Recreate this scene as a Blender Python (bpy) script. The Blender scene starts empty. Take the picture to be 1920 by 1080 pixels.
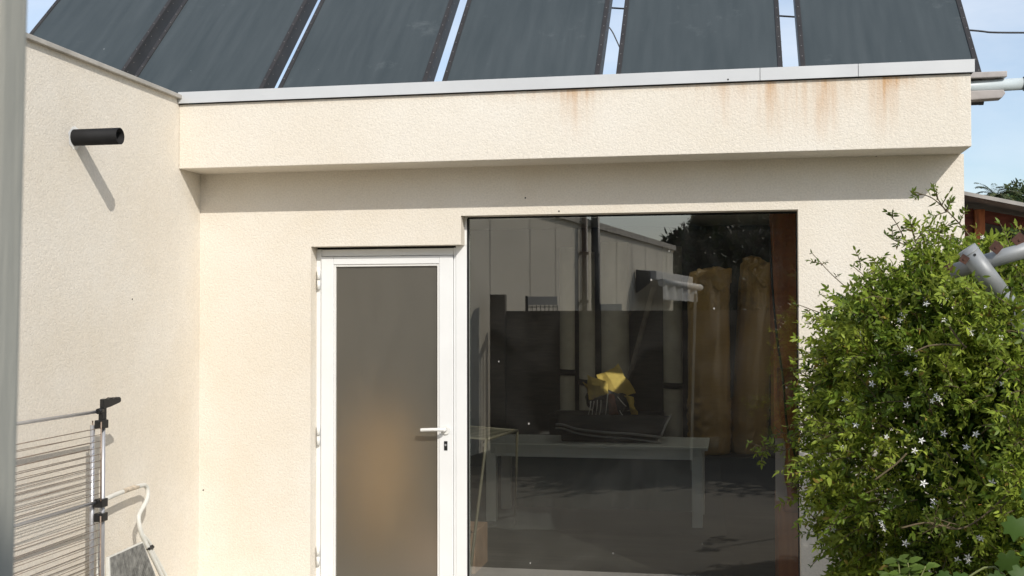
import bpy, bmesh, math, random
import numpy as np
from mathutils import Vector, Matrix
R = math.radians
random.seed(7)
rng = np.random.default_rng(11)
scene = bpy.context.scene
COL = scene.collection

# ------------------------------------------------------------------ camera model (solved from the photograph's walls)
F_PX, YAW, PITCH, ROLL, DIST, EYE = 2153.4, .1896, .025, -.002, 6.70, 1.7264
EYEP = Vector((0, -DIST, EYE))
def cam_axes():
    c, s = math.cos(YAW), math.sin(YAW); cp, sp = math.cos(PITCH), math.sin(PITCH)
    right = Vector((c, s, 0)); fl = Vector((-s, c, 0))
    fwd = fl * cp + Vector((0, 0, sp)); up = Vector((0, 0, cp)) - fl * sp
    cr, sr = math.cos(ROLL), math.sin(ROLL)
    return right * cr + up * sr, up * cr - right * sr, fwd
CR, CU, CF = cam_axes()
def ray(px, py):
    return CF + CR * ((px - 960) / F_PX) + CU * ((540 - py) / F_PX)
def on_y(px, py, y):
    r = ray(px, py); return EYEP + r * ((y - EYEP.y) / r.y)
def on_x(px, py, x):
    r = ray(px, py); return EYEP + r * ((x - EYEP.x) / r.x)
def on_z(px, py, z):
    r = ray(px, py); return EYEP + r * ((z - EYEP.z) / r.z)

# ------------------------------------------------------------------ materials
MATS = {}
def mat(name, color, rough=.6, metal=0., var=.0, vscale=3., bump=0., bscale=40., spec=.5, bdist=.004, stretch=None, detail=4.):
    m = bpy.data.materials.new(name); m.use_nodes = True
    nt = m.node_tree; b = nt.nodes['Principled BSDF']
    b.inputs['Base Color'].default_value = (*color, 1); b.inputs['Roughness'].default_value = rough
    b.inputs['Metallic'].default_value = metal; b.inputs['Specular IOR Level'].default_value = spec
    tc = nt.nodes.new('ShaderNodeTexCoord'); mp = nt.nodes.new('ShaderNodeMapping')
    nt.links.new(tc.outputs['Object'], mp.inputs['Vector'])
    if stretch: mp.inputs['Scale'].default_value = stretch
    if var:
        n = nt.nodes.new('ShaderNodeTexNoise'); n.inputs['Scale'].default_value = vscale; n.inputs['Detail'].default_value = 6
        nt.links.new(mp.outputs[0], n.inputs['Vector'])
        r = nt.nodes.new('ShaderNodeValToRGB')
        r.color_ramp.elements[0].position = .3; r.color_ramp.elements[1].position = .7
        r.color_ramp.elements[0].color = (*[max(0, c * (1 - var)) for c in color], 1)
        r.color_ramp.elements[1].color = (*[min(1, c * (1 + var)) for c in color], 1)
        nt.links.new(n.outputs['Fac'], r.inputs['Fac']); nt.links.new(r.outputs['Color'], b.inputs['Base Color'])
    if bump:
        n2 = nt.nodes.new('ShaderNodeTexNoise'); n2.inputs['Scale'].default_value = bscale; n2.inputs['Detail'].default_value = detail
        nt.links.new(mp.outputs[0], n2.inputs['Vector'])
        bp = nt.nodes.new('ShaderNodeBump'); bp.inputs['Strength'].default_value = bump; bp.inputs['Distance'].default_value = bdist
        nt.links.new(n2.outputs['Fac'], bp.inputs['Height']); nt.links.new(bp.outputs['Normal'], b.inputs['Normal'])
    MATS[name] = m
    return m

def math_node(nt, op, a, b=None, clamp=False):
    n = nt.nodes.new('ShaderNodeMath'); n.operation = op; n.use_clamp = clamp
    for i, v in enumerate((a, b)):
        if v is None: continue
        if isinstance(v, (int, float)): n.inputs[i].default_value = v
        else: nt.links.new(v, n.inputs[i])
    return n.outputs[0]

STUCCO = (.76, .708, .612)
def stucco(name, stains=(), blotch=.07):
    """rough cream render: worm-like grain, faint blotches, rust runs of given (x, width, z_top, z_bottom, strength)"""
    m = bpy.data.materials.new(name); m.use_nodes = True; nt = m.node_tree; b = nt.nodes['Principled BSDF']
    b.inputs['Roughness'].default_value = .92; b.inputs['Specular IOR Level'].default_value = .2
    tc = nt.nodes.new('ShaderNodeTexCoord')
    n = nt.nodes.new('ShaderNodeTexNoise'); n.inputs['Scale'].default_value = 1.1; n.inputs['Detail'].default_value = 8; n.inputs['Roughness'].default_value = .65
    nt.links.new(tc.outputs['Object'], n.inputs['Vector'])
    r = nt.nodes.new('ShaderNodeValToRGB'); r.color_ramp.elements[0].position = .3; r.color_ramp.elements[1].position = .72
    r.color_ramp.elements[0].color = (STUCCO[0] * (1 - blotch), STUCCO[1] * (1 - 1.5 * blotch), STUCCO[2] * (1 - 2.2 * blotch), 1)
    r.color_ramp.elements[1].color = (STUCCO[0] * (1 + .4 * blotch), STUCCO[1] * (1 + .5 * blotch), STUCCO[2] * (1 + .8 * blotch), 1)
    nt.links.new(n.outputs['Fac'], r.inputs['Fac'])
    col = r.outputs['Color']
    # fine grain colour
    g = nt.nodes.new('ShaderNodeTexNoise'); g.inputs['Scale'].default_value = 95; g.inputs['Detail'].default_value = 3
    nt.links.new(tc.outputs['Object'], g.inputs['Vector'])
    gm = nt.nodes.new('ShaderNodeMapRange'); gm.inputs['From Min'].default_value = .32; gm.inputs['From Max'].default_value = .62
    gm.inputs['To Min'].default_value = .925; gm.inputs['To Max'].default_value = 1.03
    nt.links.new(g.outputs['Fac'], gm.inputs['Value'])
    mx = nt.nodes.new('ShaderNodeMix'); mx.data_type = 'RGBA'; mx.blend_type = 'MULTIPLY'; mx.inputs['Factor'].default_value = 1
    nt.links.new(col, mx.inputs['A']); nt.links.new(gm.outputs[0], mx.inputs['B']); col = mx.outputs['Result']
    if stains:
        sx = nt.nodes.new('ShaderNodeSeparateXYZ'); nt.links.new(tc.outputs['Object'], sx.inputs[0])
        wob = nt.nodes.new('ShaderNodeTexNoise'); wob.inputs['Scale'].default_value = 5
        mpw = nt.nodes.new('ShaderNodeMapping'); mpw.inputs['Scale'].default_value = (2.2, 1, .7)
        nt.links.new(tc.outputs['Object'], mpw.inputs[0]); nt.links.new(mpw.outputs[0], wob.inputs['Vector'])
        wx = math_node(nt, 'ADD', sx.outputs['X'], math_node(nt, 'MULTIPLY', math_node(nt, 'SUBTRACT', wob.outputs['Fac'], .5), .10))
        streak = nt.nodes.new('ShaderNodeTexNoise'); streak.inputs['Scale'].default_value = 1; streak.inputs['Detail'].default_value = 5
        mps = nt.nodes.new('ShaderNodeMapping'); mps.inputs['Scale'].default_value = (38, 1, 2.2)
        nt.links.new(tc.outputs['Object'], mps.inputs[0]); nt.links.new(mps.outputs[0], streak.inputs['Vector'])
        tot = None
        for (x, w, zt, zb, st) in stains:
            dx = math_node(nt, 'ABSOLUTE', math_node(nt, 'SUBTRACT', wx, x))
            fx = math_node(nt, 'SUBTRACT', 1, math_node(nt, 'DIVIDE', dx, w), True)
            fz = nt.nodes.new('ShaderNodeMapRange'); fz.inputs['From Min'].default_value = zb; fz.inputs['From Max'].default_value = zt
            fz.inputs['To Min'].default_value = 0; fz.inputs['To Max'].default_value = st
            nt.links.new(sx.outputs['Z'], fz.inputs['Value'])
            v = math_node(nt, 'MULTIPLY', fx, fz.outputs[0])
            tot = v if tot is None else math_node(nt, 'ADD', tot, v, True)
        sm = nt.nodes.new('ShaderNodeMapRange'); sm.inputs['From Min'].default_value = .36; sm.inputs['From Max'].default_value = .66
        sm.inputs['To Min'].default_value = .35; sm.inputs['To Max'].default_value = 1
        nt.links.new(streak.outputs['Fac'], sm.inputs['Value'])
        tot = math_node(nt, 'MULTIPLY', tot, sm.outputs[0], True)
        mx2 = nt.nodes.new('ShaderNodeMix'); mx2.data_type = 'RGBA'; mx2.blend_type = 'MIX'
        mx2.inputs['B'].default_value = (.52, .29, .12, 1)
        nt.links.new(tot, mx2.inputs['Factor']); nt.links.new(col, mx2.inputs['A']); col = mx2.outputs['Result']
    nt.links.new(col, b.inputs['Base Color'])
    # bump: pebbly grain
    v1 = nt.nodes.new('ShaderNodeTexNoise'); v1.inputs['Scale'].default_value = 80; v1.inputs['Detail'].default_value = 3.5; v1.inputs['Distortion'].default_value = .9
    nt.links.new(tc.outputs['Object'], v1.inputs['Vector'])
    rr = nt.nodes.new('ShaderNodeMapRange'); rr.inputs['From Min'].default_value = .34; rr.inputs['From Max'].default_value = .56
    nt.links.new(v1.outputs['Fac'], rr.inputs['Value'])
    bp = nt.nodes.new('ShaderNodeBump'); bp.inputs['Strength'].default_value = .34; bp.inputs['Distance'].default_value = .0035
    nt.links.new(rr.outputs[0], bp.inputs['Height']); nt.links.new(bp.outputs['Normal'], b.inputs['Normal'])
    MATS[name] = m
    return m

stucco('wall_render')
stucco('fascia_render', stains=[
    (-.84, .32, 3.03, 2.80, .22), (-1.25, .22, 3.03, 2.90, .2), (.3, .5, 3.03, 2.72, .16), (.84, .3, 3.03, 2.70, .2),
    (-0.86, 0.112, 3.03, 2.68, 0.54), (-0.93, 0.3, 3.03, 2.93, 0.504), (-2.6, 0.6, 3.02, 2.97, 0.28), (-1.6, 0.8, 3.02, 2.98, 0.4), (-0.3, 0.5, 3.02, 2.975, 0.44),
    (-0.16, 0.21, 3.03, 2.86, 0.252), (-0.03, 0.0525, 3.03, 2.75, 0.324), (0.02, 0.15, 3.03, 2.74, 0.216),
    (0.13, 0.15, 3.03, 2.9, 0.288), (0.215, 0.0525, 3.03, 2.7, 0.612), (0.23, 0.18, 3.03, 2.62, 0.288), (0.36, 0.075, 3.03, 2.66, 0.252), (0.5, 0.0675, 3.03, 2.62, 0.648), (0.47, 0.18, 3.03, 2.66, 0.288),
    (0.6, 0.075, 3.03, 2.85, 0.216), (0.8, 0.105, 3.03, 2.62, 0.468), (0.76, 0.195, 3.03, 2.8, 0.288), (0.895, 0.09, 3.03, 2.93, 0.648), (0.87, 0.165, 3.03, 2.7, 0.252), (1.08, 0.12, 3.03, 2.8, 0.18), (1.17, 0.075, 3.03, 2.75, 0.158)], blotch=.06)
mat('aluminium', (.60, .605, .60), .42, .12, .06, 2.5, .06, 60)
mat('coping_stone', (.40, .375, .33), .85, 0, .18, 7, .4, 50)
mat('white_paint', (.80, .80, .78), .35, 0, .03, 4, spec=.5)
mat('white_plastic', (.78, .77, .73), .3)
mat('black_rubber', (.015, .015, .016), .6, 0, .2, 20)
mat('black_plastic', (.012, .012, .012), .4, 0, .2, 10)
mat('dark_gap', (.01, .009, .008), .9)
mat('panel_frame', (.030, .027, .025), .5, .1, .25, 5, .1, 40)
mat('rivet', (.22, .21, .20), .5, .5)
mat('roof_felt', (.12, .12, .12), .9, 0, .2, 4)
mat('galvanised', (.30, .31, .31), .5, .25, .16, 9, .12, 30)
mat('steel_tube', (.50, .50, .51), .35, .6, .06, 12)
mat('rust_wire', (.33, .25, .19), .6, .3, .25, 30)
mat('old_white_paint', (.66, .645, .58), .5, 0, .10, 14, .2, 60)
mat('worn_paint', (.50, .42, .32), .7, 0, .35, 40)
mat('rust', (.075, .032, .02), .85, 0, .35, 25, .4, 60)
mat('pvc_grey_blue', (.50, .56, .57), .4, 0, .08, 8)
mat('gutter_grey', (.36, .33, .31), .6, 0, .18, 9)
mat('bitumen', (.010, .0095, .0095), .7, 0, .2, 20, spec=.3)
mat('bounce_concrete', (.68, .655, .60), .9, 0, .1, 3, .3, 40)  # kept pale to bounce light up under the overhang
mat('concrete', (.105, .095, .075), .9, 0, .15, 1.2, .4, 30)
mat('post_grey', (.37, .362, .31), .8, 0, .14, 4, .3, 30, stretch=(6, 6, .7))
mat('dark_board', (.085, .068, .05), .85, 0, .5, 5, .5, 25, stretch=(1, 1, 9))
mat('cladding', (.68, .635, .53), .7, 0, .04, 1.5)
mat('cladding_seam', (.50, .47, .40), .8)
mat('awning_white', (.58, .575, .55), .6, 0, .05, 5)
mat('pole_dark', (.035, .036, .036), .5)
mat('pole_brown', (.12, .075, .055), .7)
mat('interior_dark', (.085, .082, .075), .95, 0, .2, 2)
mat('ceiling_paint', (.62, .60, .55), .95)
mat('table_white', (.82, .81, .76), .5, 0, .05, 6)
mat('mat_rubber', (.022, .022, .023), .95, 0, .4, 90, .6, 150)
mat('mat_border', (.24, .24, .235), .6)
mat('gold_cloth', (.40, .262, .10), .3, 0, .10, 4, .10, 24)
mat('ochre_cloth', (.62, .35, .11), .7, 0, .25, 2)
mat('pale_card', (.56, .53, .43), .85, 0, .12, 5)
mat('weathered_plank', (.20, .18, .14), .85, 0, .2, 6)
mat('bag_yellow', (.80, .60, .16), .38, 0, .16, 9, .3, 25, spec=.5)
mat('bag_black', (.005, .005, .007), .3, 0, .3, 10, .15, 12, spec=.4)
mat('bag_brown', (.22, .085, .04), .4, 0, .3, 20)
mat('orange_wood', (.42, .14, .045), .45, 0, .2, 3, stretch=(9, 9, .8))
mat('orange_wood_dark', (.24, .065, .022), .4, 0, .2, 5)
mat('pale_board', (.50, .42, .37), .6, 0, .1, 3)
mat('cardboard', (.30, .19, .12), .8, 0, .15, 8)
mat('airer_yellow', (.15, .135, .09), .5)
mat('chest_dark', (.03, .03, .03), .7)
mat('teal_tarp', (.05, .085, .077), .6)
mat('bark', (.10, .075, .055), .9, 0, .3, 8, .6, 20)
mat('stem_green', (.20, .22, .08), .6)
mat('stem_brown', (.12, .09, .045), .8)
mat('petal', (.84, .83, .78), .6)
mat('flower_eye', (.55, .45, .12), .6)
mat('shed_red', (.17, .045, .025), .8, 0, .4, 6, .4, 20, stretch=(1, 1, 5))
mat('shed_orange', (.42, .13, .04), .7, 0, .45, 7, stretch=(5, 5, .7))
mat('shed_tin', (.38, .36, .33), .7, .2, .25, 5)
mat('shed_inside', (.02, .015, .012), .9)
mat('mesh_wire', (.05, .05, .05), .6)

def collector_glass():
    """blue-grey solar collector face: near-black absorber seen through a dusty textured cover"""
    m = bpy.data.materials.new('collector'); m.use_nodes = True; nt = m.node_tree; b = nt.nodes['Principled BSDF']
    tc = nt.nodes.new('ShaderNodeTexCoord'); mp = nt.nodes.new('ShaderNodeMapping'); mp.inputs['Scale'].default_value = (9, .9, 1)
    oi = nt.nodes.new('ShaderNodeObjectInfo'); va = nt.nodes.new('ShaderNodeVectorMath'); va.operation = 'ADD'
    nt.links.new(tc.outputs['Object'], va.inputs[0]); nt.links.new(oi.outputs['Location'], va.inputs[1])
    nt.links.new(va.outputs[0], mp.inputs[0])
    n = nt.nodes.new('ShaderNodeTexNoise'); n.inputs['Scale'].default_value = 1.6; n.inputs['Detail'].default_value = 6
    nt.links.new(mp.outputs[0], n.inputs['Vector'])
    r = nt.nodes.new('ShaderNodeValToRGB'); r.color_ramp.elements[0].position = .3; r.color_ramp.elements[1].position = .72
    r.color_ramp.elements[0].color = (.041, .052, .055, 1); r.color_ramp.elements[1].color = (.057, .069, .072, 1)
    nt.links.new(n.outputs['Fac'], r.inputs['Fac'])
    # chalky dust blooms and bird specks
    n2 = nt.nodes.new('ShaderNodeTexNoise'); n2.inputs['Scale'].default_value = 3.2; n2.inputs['Detail'].default_value = 9; n2.inputs['Roughness'].default_value = .75
    nt.links.new(va.outputs[0], n2.inputs['Vector'])
    d = nt.nodes.new('ShaderNodeMapRange'); d.inputs['From Min'].default_value = .60; d.inputs['From Max'].default_value = .82; d.inputs['To Max'].default_value = .35
    nt.links.new(n2.outputs['Fac'], d.inputs['Value'])
    vo = nt.nodes.new('ShaderNodeTexVoronoi'); vo.inputs['Scale'].default_value = 5.5; nt.links.new(va.outputs[0], vo.inputs['Vector'])
    sp = math_node(nt, 'LESS_THAN', vo.outputs['Distance'], .035)
    sp = math_node(nt, 'MULTIPLY', sp, math_node(nt, 'GREATER_THAN', n2.outputs['Fac'], .5))
    f = math_node(nt, 'MAXIMUM', d.outputs[0], math_node(nt, 'MULTIPLY', sp, .8))
    mx = nt.nodes.new('ShaderNodeMix'); mx.data_type = 'RGBA'; mx.inputs['B'].default_value = (.22, .24, .24, 1)
    nt.links.new(f, mx.inputs['Factor']); nt.links.new(r.outputs['Color'], mx.inputs['A'])
    nt.links.new(mx.outputs['Result'], b.inputs['Base Color'])
    b.inputs['Roughness'].default_value = .45; b.inputs['Specular IOR Level'].default_value = .28
    MATS['collector'] = m
collector_glass()

def window_glass():
    m = bpy.data.materials.new('window_glass'); m.use_nodes = True; nt = m.node_tree; nt.nodes.clear()
    out = nt.nodes.new('ShaderNodeOutputMaterial')
    tr = nt.nodes.new('ShaderNodeBsdfTransparent'); tr.inputs['Color'].default_value = (.80, .83, .80, 1)
    gl = nt.nodes.new('ShaderNodeBsdfGlossy'); gl.inputs['Roughness'].default_value = 0.0; gl.inputs['Color'].default_value = (1, .975, .92, 1)
    mx = nt.nodes.new('ShaderNodeMixShader'); mx.inputs['Fac'].default_value = .22
    nt.links.new(tr.outputs[0], mx.inputs[1]); nt.links.new(gl.outputs[0], mx.inputs[2])
    # faint dust film, wipe marks and specks on the outside
    tc = nt.nodes.new('ShaderNodeTexCoord')
    n = nt.nodes.new('ShaderNodeTexNoise'); n.inputs['Scale'].default_value = 2.3; n.inputs['Detail'].default_value = 8; n.inputs['Distortion'].default_value = 1.5
    nt.links.new(tc.outputs['Object'], n.inputs['Vector'])
    fr = nt.nodes.new('ShaderNodeMapRange'); fr.inputs['From Min'].default_value = .45; fr.inputs['From Max'].default_value = .85; fr.inputs['To Min'].default_value = .003; fr.inputs['To Max'].default_value = .028
    nt.links.new(n.outputs['Fac'], fr.inputs['Value'])
    vo = nt.nodes.new('ShaderNodeTexVoronoi'); vo.inputs['Scale'].default_value = 7; nt.links.new(tc.outputs['Object'], vo.inputs['Vector'])
    sp = math_node(nt, 'LESS_THAN', vo.outputs['Distance'], .04)
    sp = math_node(nt, 'MULTIPLY', sp, math_node(nt, 'GREATER_THAN', n.outputs['Fac'], .53))
    f = math_node(nt, 'MAXIMUM', fr.outputs[0], math_node(nt, 'MULTIPLY', sp, .45))
    df = nt.nodes.new('ShaderNodeBsdfDiffuse'); df.inputs['Color'].default_value = (.7, .68, .62, 1)
    mx2 = nt.nodes.new('ShaderNodeMixShader'); nt.links.new(f, mx2.inputs['Fac'])
    nt.links.new(mx.outputs[0], mx2.inputs[1]); nt.links.new(df.outputs[0], mx2.inputs[2])
    nt.links.new(mx2.outputs[0], out.inputs['Surface'])
    MATS['window_glass'] = m
window_glass()

def frosted_glass():
    m = bpy.data.materials.new('frosted_glass'); m.use_nodes = True; nt = m.node_tree; nt.nodes.clear()
    out = nt.nodes.new('ShaderNodeOutputMaterial')
    rf = nt.nodes.new('ShaderNodeBsdfRefraction'); rf.inputs['Roughness'].default_value = .8; rf.inputs['IOR'].default_value = 1.4; rf.inputs['Color'].default_value = (.86, .83, .78, 1)
    gl = nt.nodes.new('ShaderNodeBsdfGlossy'); gl.inputs['Roughness'].default_value = .3
    df = nt.nodes.new('ShaderNodeBsdfDiffuse'); df.inputs['Color'].default_value = (.44, .40, .315, 1)
    tc = nt.nodes.new('ShaderNodeTexCoord')
    n = nt.nodes.new('ShaderNodeTexNoise'); n.inputs['Scale'].default_value = 9; n.inputs['Detail'].default_value = 8; n.inputs['Distortion'].default_value = 1.2
    mp = nt.nodes.new('ShaderNodeMapping'); mp.inputs['Scale'].default_value = (1, 1, .35); nt.links.new(tc.outputs['Object'], mp.inputs[0]); nt.links.new(mp.outputs[0], n.inputs['Vector'])
    fr = nt.nodes.new('ShaderNodeMapRange'); fr.inputs['From Min'].default_value = .4; fr.inputs['From Max'].default_value = .85; fr.inputs['To Min'].default_value = .17; fr.inputs['To Max'].default_value = .20
    nt.links.new(n.outputs['Fac'], fr.inputs['Value'])
    m1 = nt.nodes.new('ShaderNodeMixShader'); m1.inputs['Fac'].default_value = .09
    nt.links.new(rf.outputs[0], m1.inputs[1]); nt.links.new(gl.outputs[0], m1.inputs[2])
    m2 = nt.nodes.new('ShaderNodeMixShader'); nt.links.new(fr.outputs[0], m2.inputs['Fac'])
    nt.links.new(m1.outputs[0], m2.inputs[1]); nt.links.new(df.outputs[0], m2.inputs[2])
    nt.links.new(m2.outputs[0], out.inputs['Surface'])
    MATS['frosted_glass'] = m
frosted_glass()

def fill_glass():  # diffusing pane of the added openings, spreads soft light into the room
    m = bpy.data.materials.new('fill_glass'); m.use_nodes = True; nt = m.node_tree; nt.nodes.clear()
    out = nt.nodes.new('ShaderNodeOutputMaterial'); t = nt.nodes.new('ShaderNodeBsdfTranslucent'); t.inputs['Color'].default_value = (.95, .92, .85, 1)
    nt.links.new(t.outputs[0], out.inputs['Surface']); MATS['fill_glass'] = m
fill_glass()

def clear_plastic():
    m = bpy.data.materials.new('clear_plastic'); m.use_nodes = True; nt = m.node_tree; nt.nodes.clear()
    out = nt.nodes.new('ShaderNodeOutputMaterial')
    tr = nt.nodes.new('ShaderNodeBsdfTransparent'); tr.inputs['Color'].default_value = (.93, .95, .94, 1)
    p = nt.nodes.new('ShaderNodeBsdfPrincipled'); p.inputs['Base Color'].default_value = (.36, .38, .37, 1); p.inputs['Roughness'].default_value = .25
    lw = nt.nodes.new('ShaderNodeLayerWeight'); lw.inputs['Blend'].default_value = .35
    f = math_node(nt, 'ADD', math_node(nt, 'MULTIPLY', lw.outputs['Facing'], .35), .06, True)
    mx = nt.nodes.new('ShaderNodeMixShader'); nt.links.new(f, mx.inputs['Fac'])
    nt.links.new(tr.outputs[0], mx.inputs[1]); nt.links.new(p.outputs[0], mx.inputs[2]); nt.links.new(mx.outputs[0], out.inputs['Surface'])
    MATS['clear_plastic'] = m
clear_plastic()

def floor_tiles():
    m = bpy.data.materials.new('floor_tiles'); m.use_nodes = True; nt = m.node_tree; b = nt.nodes['Principled BSDF']
    tc = nt.nodes.new('ShaderNodeTexCoord')
    br = nt.nodes.new('ShaderNodeTexBrick'); br.inputs['Scale'].default_value = 1; br.inputs['Brick Width'].default_value = .9; br.inputs['Row Height'].default_value = .16
    br.inputs['Mortar Size'].default_value = .003; br.inputs['Color1'].default_value = (.036, .034, .029, 1); br.inputs['Color2'].default_value = (.060, .056, .048, 1); br.inputs['Mortar'].default_value = (.02, .02, .018, 1)
    nt.links.new(tc.outputs['Object'], br.inputs['Vector'])
    mp = nt.nodes.new('ShaderNodeMapping'); mp.inputs['Scale'].default_value = (1.4, 22, 1); nt.links.new(tc.outputs['Object'], mp.inputs[0])
    n = nt.nodes.new('ShaderNodeTexNoise'); n.inputs['Scale'].default_value = 1.5; n.inputs['Detail'].default_value = 6; nt.links.new(mp.outputs[0], n.inputs['Vector'])
    g = nt.nodes.new('ShaderNodeMapRange'); g.inputs['From Min'].default_value = .3; g.inputs['From Max'].default_value = .7; g.inputs['To Min'].default_value = .6; g.inputs['To Max'].default_value = 1.35
    nt.links.new(n.outputs['Fac'], g.inputs['Value'])
    mx = nt.nodes.new('ShaderNodeMix'); mx.data_type = 'RGBA'; mx.blend_type = 'MULTIPLY'; mx.inputs['Factor'].default_value = 1
    nt.links.new(br.outputs['Color'], mx.inputs['A']); nt.links.new(g.outputs[0], mx.inputs['B']); nt.links.new(mx.outputs['Result'], b.inputs['Base Color'])
    b.inputs['Roughness'].default_value = .45
    MATS['floor_tiles'] = m
floor_tiles()

def leaf_mat(name, trans=.35, rough=.42):
    m = bpy.data.materials.new(name); m.use_nodes = True; nt = m.node_tree; b = nt.nodes['Principled BSDF']; out = nt.nodes['Material Output']
    a = nt.nodes.new('ShaderNodeAttribute'); a.attribute_name = 'tint'
    nt.links.new(a.outputs['Color'], b.inputs['Base Color']); b.inputs['Roughness'].default_value = rough; b.inputs['Specular IOR Level'].default_value = .25
    t = nt.nodes.new('ShaderNodeBsdfTranslucent')
    hs = nt.nodes.new('ShaderNodeHueSaturation'); hs.inputs['Value'].default_value = 1.5; hs.inputs['Hue'].default_value = .485; nt.links.new(a.outputs['Color'], hs.inputs['Color']); nt.links.new(hs.outputs[0], t.inputs['Color'])
    mx = nt.nodes.new('ShaderNodeMixShader'); mx.inputs['Fac'].default_value = trans
    nt.links.new(b.outputs[0], mx.inputs[1]); nt.links.new(t.outputs[0], mx.inputs[2]); nt.links.new(mx.outputs[0], out.inputs['Surface'])
    MATS[name] = m
leaf_mat('jasmine_leaf', .38, .45); leaf_mat('tree_leaf', .15, .6); leaf_mat('vine_leaf', .4, .5)

# ------------------------------------------------------------------ mesh helpers
def tag(o, label=None, cat=None, group=None, kind=None):
    if label: o['label'] = label
    if cat: o['category'] = cat
    if group: o['group'] = group
    if kind: o['kind'] = kind
    return o
def empty(name, loc=(0, 0, 0)):
    o = bpy.data.objects.new(name, None); o.empty_display_size = .1; o.location = loc; COL.objects.link(o); return o
def link(name, me, material, parent=None, smooth=False):
    if isinstance(material, str): material = [material]
    for k in material: me.materials.append(MATS[k])
    if smooth: me.shade_smooth()
    o = bpy.data.objects.new(name, me); COL.objects.link(o)
    if parent is not None:
        o.parent = parent
        loc = Vector((0, 0, 0)); p = parent
        while p is not None: loc = loc + p.location; p = p.parent
        o.location = -loc            # mesh data below is written in world coordinates
    return o
class MB:
    def __init__(self): self.bm = bmesh.new()
    def box(self, lo, hi, bev=0., mi=0, M=None):
        b = bmesh.new(); bmesh.ops.create_cube(b, size=1)
        lo = Vector(lo); hi = Vector(hi); c = (lo + hi) / 2; s = hi - lo
        for v in b.verts: v.co = Vector((v.co.x * s.x, v.co.y * s.y, v.co.z * s.z)) + c
        if bev: bmesh.ops.bevel(b, geom=b.edges[:], offset=bev, segments=2, profile=.6, affect='EDGES', clamp_overlap=True)
        if M is not None: bmesh.ops.transform(b, matrix=M, verts=b.verts)
        self.add(b, mi); return self
    def add(self, b, mi=0):
        me = bpy.data.meshes.new('t'); b.to_mesh(me); b.free()
        n0 = len(self.bm.faces); self.bm.from_mesh(me); bpy.data.meshes.remove(me)
        self.bm.faces.ensure_lookup_table()
        for f in self.bm.faces[n0:]: f.material_index = mi
    def prism(self, pts, vec, mi=0, bev=0.):
        """extrude the polygon pts (3-D, coplanar) by vec"""
        b = bmesh.new(); vs = [b.verts.new(p) for p in pts]; f = b.faces.new(vs)
        e = bmesh.ops.extrude_face_region(b, geom=[f]); bmesh.ops.translate(b, vec=Vector(vec), verts=[v for v in e['geom'] if isinstance(v, bmesh.types.BMVert)])
        bmesh.ops.recalc_face_normals(b, faces=b.faces)
        if bev: bmesh.ops.bevel(b, geom=b.edges[:], offset=bev, segments=2, profile=.6, affect='EDGES', clamp_overlap=True)
        self.add(b, mi); return self
    def tube(self, pts, r, seg=10, mi=0, cap=True, hollow=0.):
        pts = [Vector(p) for p in pts]; rs = r if isinstance(r, (list, tuple)) else [r] * len(pts)
        b = bmesh.new(); rings = []; prev = None
        for i, p in enumerate(pts):
            d = (pts[min(i + 1, len(pts) - 1)] - pts[max(i - 1, 0)]).normalized()
            if prev is None: a = d.orthogonal().normalized()
            else:
                a = prev - d * prev.dot(d); a = a.normalized() if a.length > 1e-6 else d.orthogonal().normalized()
            prev = a; c = d.cross(a)
            rings.append([b.verts.new(p + (a * math.cos(2 * math.pi * k / seg) + c * math.sin(2 * math.pi * k / seg)) * rs[i]) for k in range(seg)])
        for i in range(len(rings) - 1):
            for k in range(seg):
                f = b.faces.new((rings[i][k], rings[i][(k + 1) % seg], rings[i + 1][(k + 1) % seg], rings[i + 1][k])); f.smooth = True
        if cap:
            b.faces.new(rings[0][::-1]); b.faces.new(rings[-1])
        bmesh.ops.recalc_face_normals(b, faces=b.faces)
        self.add(b, mi); return self
    def pipe(self, p0, p1, r, thick, seg=24, mi=0):
        """hollow pipe"""
        p0 = Vector(p0); p1 = Vector(p1); d = (p1 - p0).normalized(); a = d.orthogonal().normalized(); c = d.cross(a)
        b = bmesh.new(); prof = [(p0, r), (p1, r), (p1, r - thick), (p0 + d * .01, r - thick)]; rings = []
        for p, q in prof: rings.append([b.verts.new(p + (a * math.cos(2 * math.pi * k / seg) + c * math.sin(2 * math.pi * k / seg)) * q) for k in range(seg)])
        for i in range(3):
            for k in range(seg):
                f = b.faces.new((rings[i][k], rings[i][(k + 1) % seg], rings[i + 1][(k + 1) % seg], rings[i + 1][k])); f.smooth = i != 1
        b.faces.new(rings[3]); bmesh.ops.recalc_face_normals(b, faces=b.faces)
        self.add(b, mi); return self
    def build(self, name, material, parent=None, smooth=False):
        me = bpy.data.meshes.new(name); self.bm.to_mesh(me); self.bm.free(); return link(name, me, material, parent, smooth)
def copy_tree(o, parent=None):
    c = o.copy(); COL.objects.link(c)
    if parent is not None: c.parent = parent
    for ch in o.children: copy_tree(ch, c)
    return c
def smooth_path(pts, n=6):
    pts = [Vector(p) for p in pts]; out = []
    for i in range(len(pts) - 1):
        p0 = pts[max(i - 1, 0)]; p1 = pts[i]; p2 = pts[i + 1]; p3 = pts[min(i + 2, len(pts) - 1)]
        for k in range(n):
            t = k / n
            out.append(.5 * ((2 * p1) + (p2 - p0) * t + (2 * p0 - 5 * p1 + 4 * p2 - p3) * t * t + (3 * p1 - p0 - 3 * p2 + p3) * t ** 3))
    out.append(pts[-1]); return out

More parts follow.
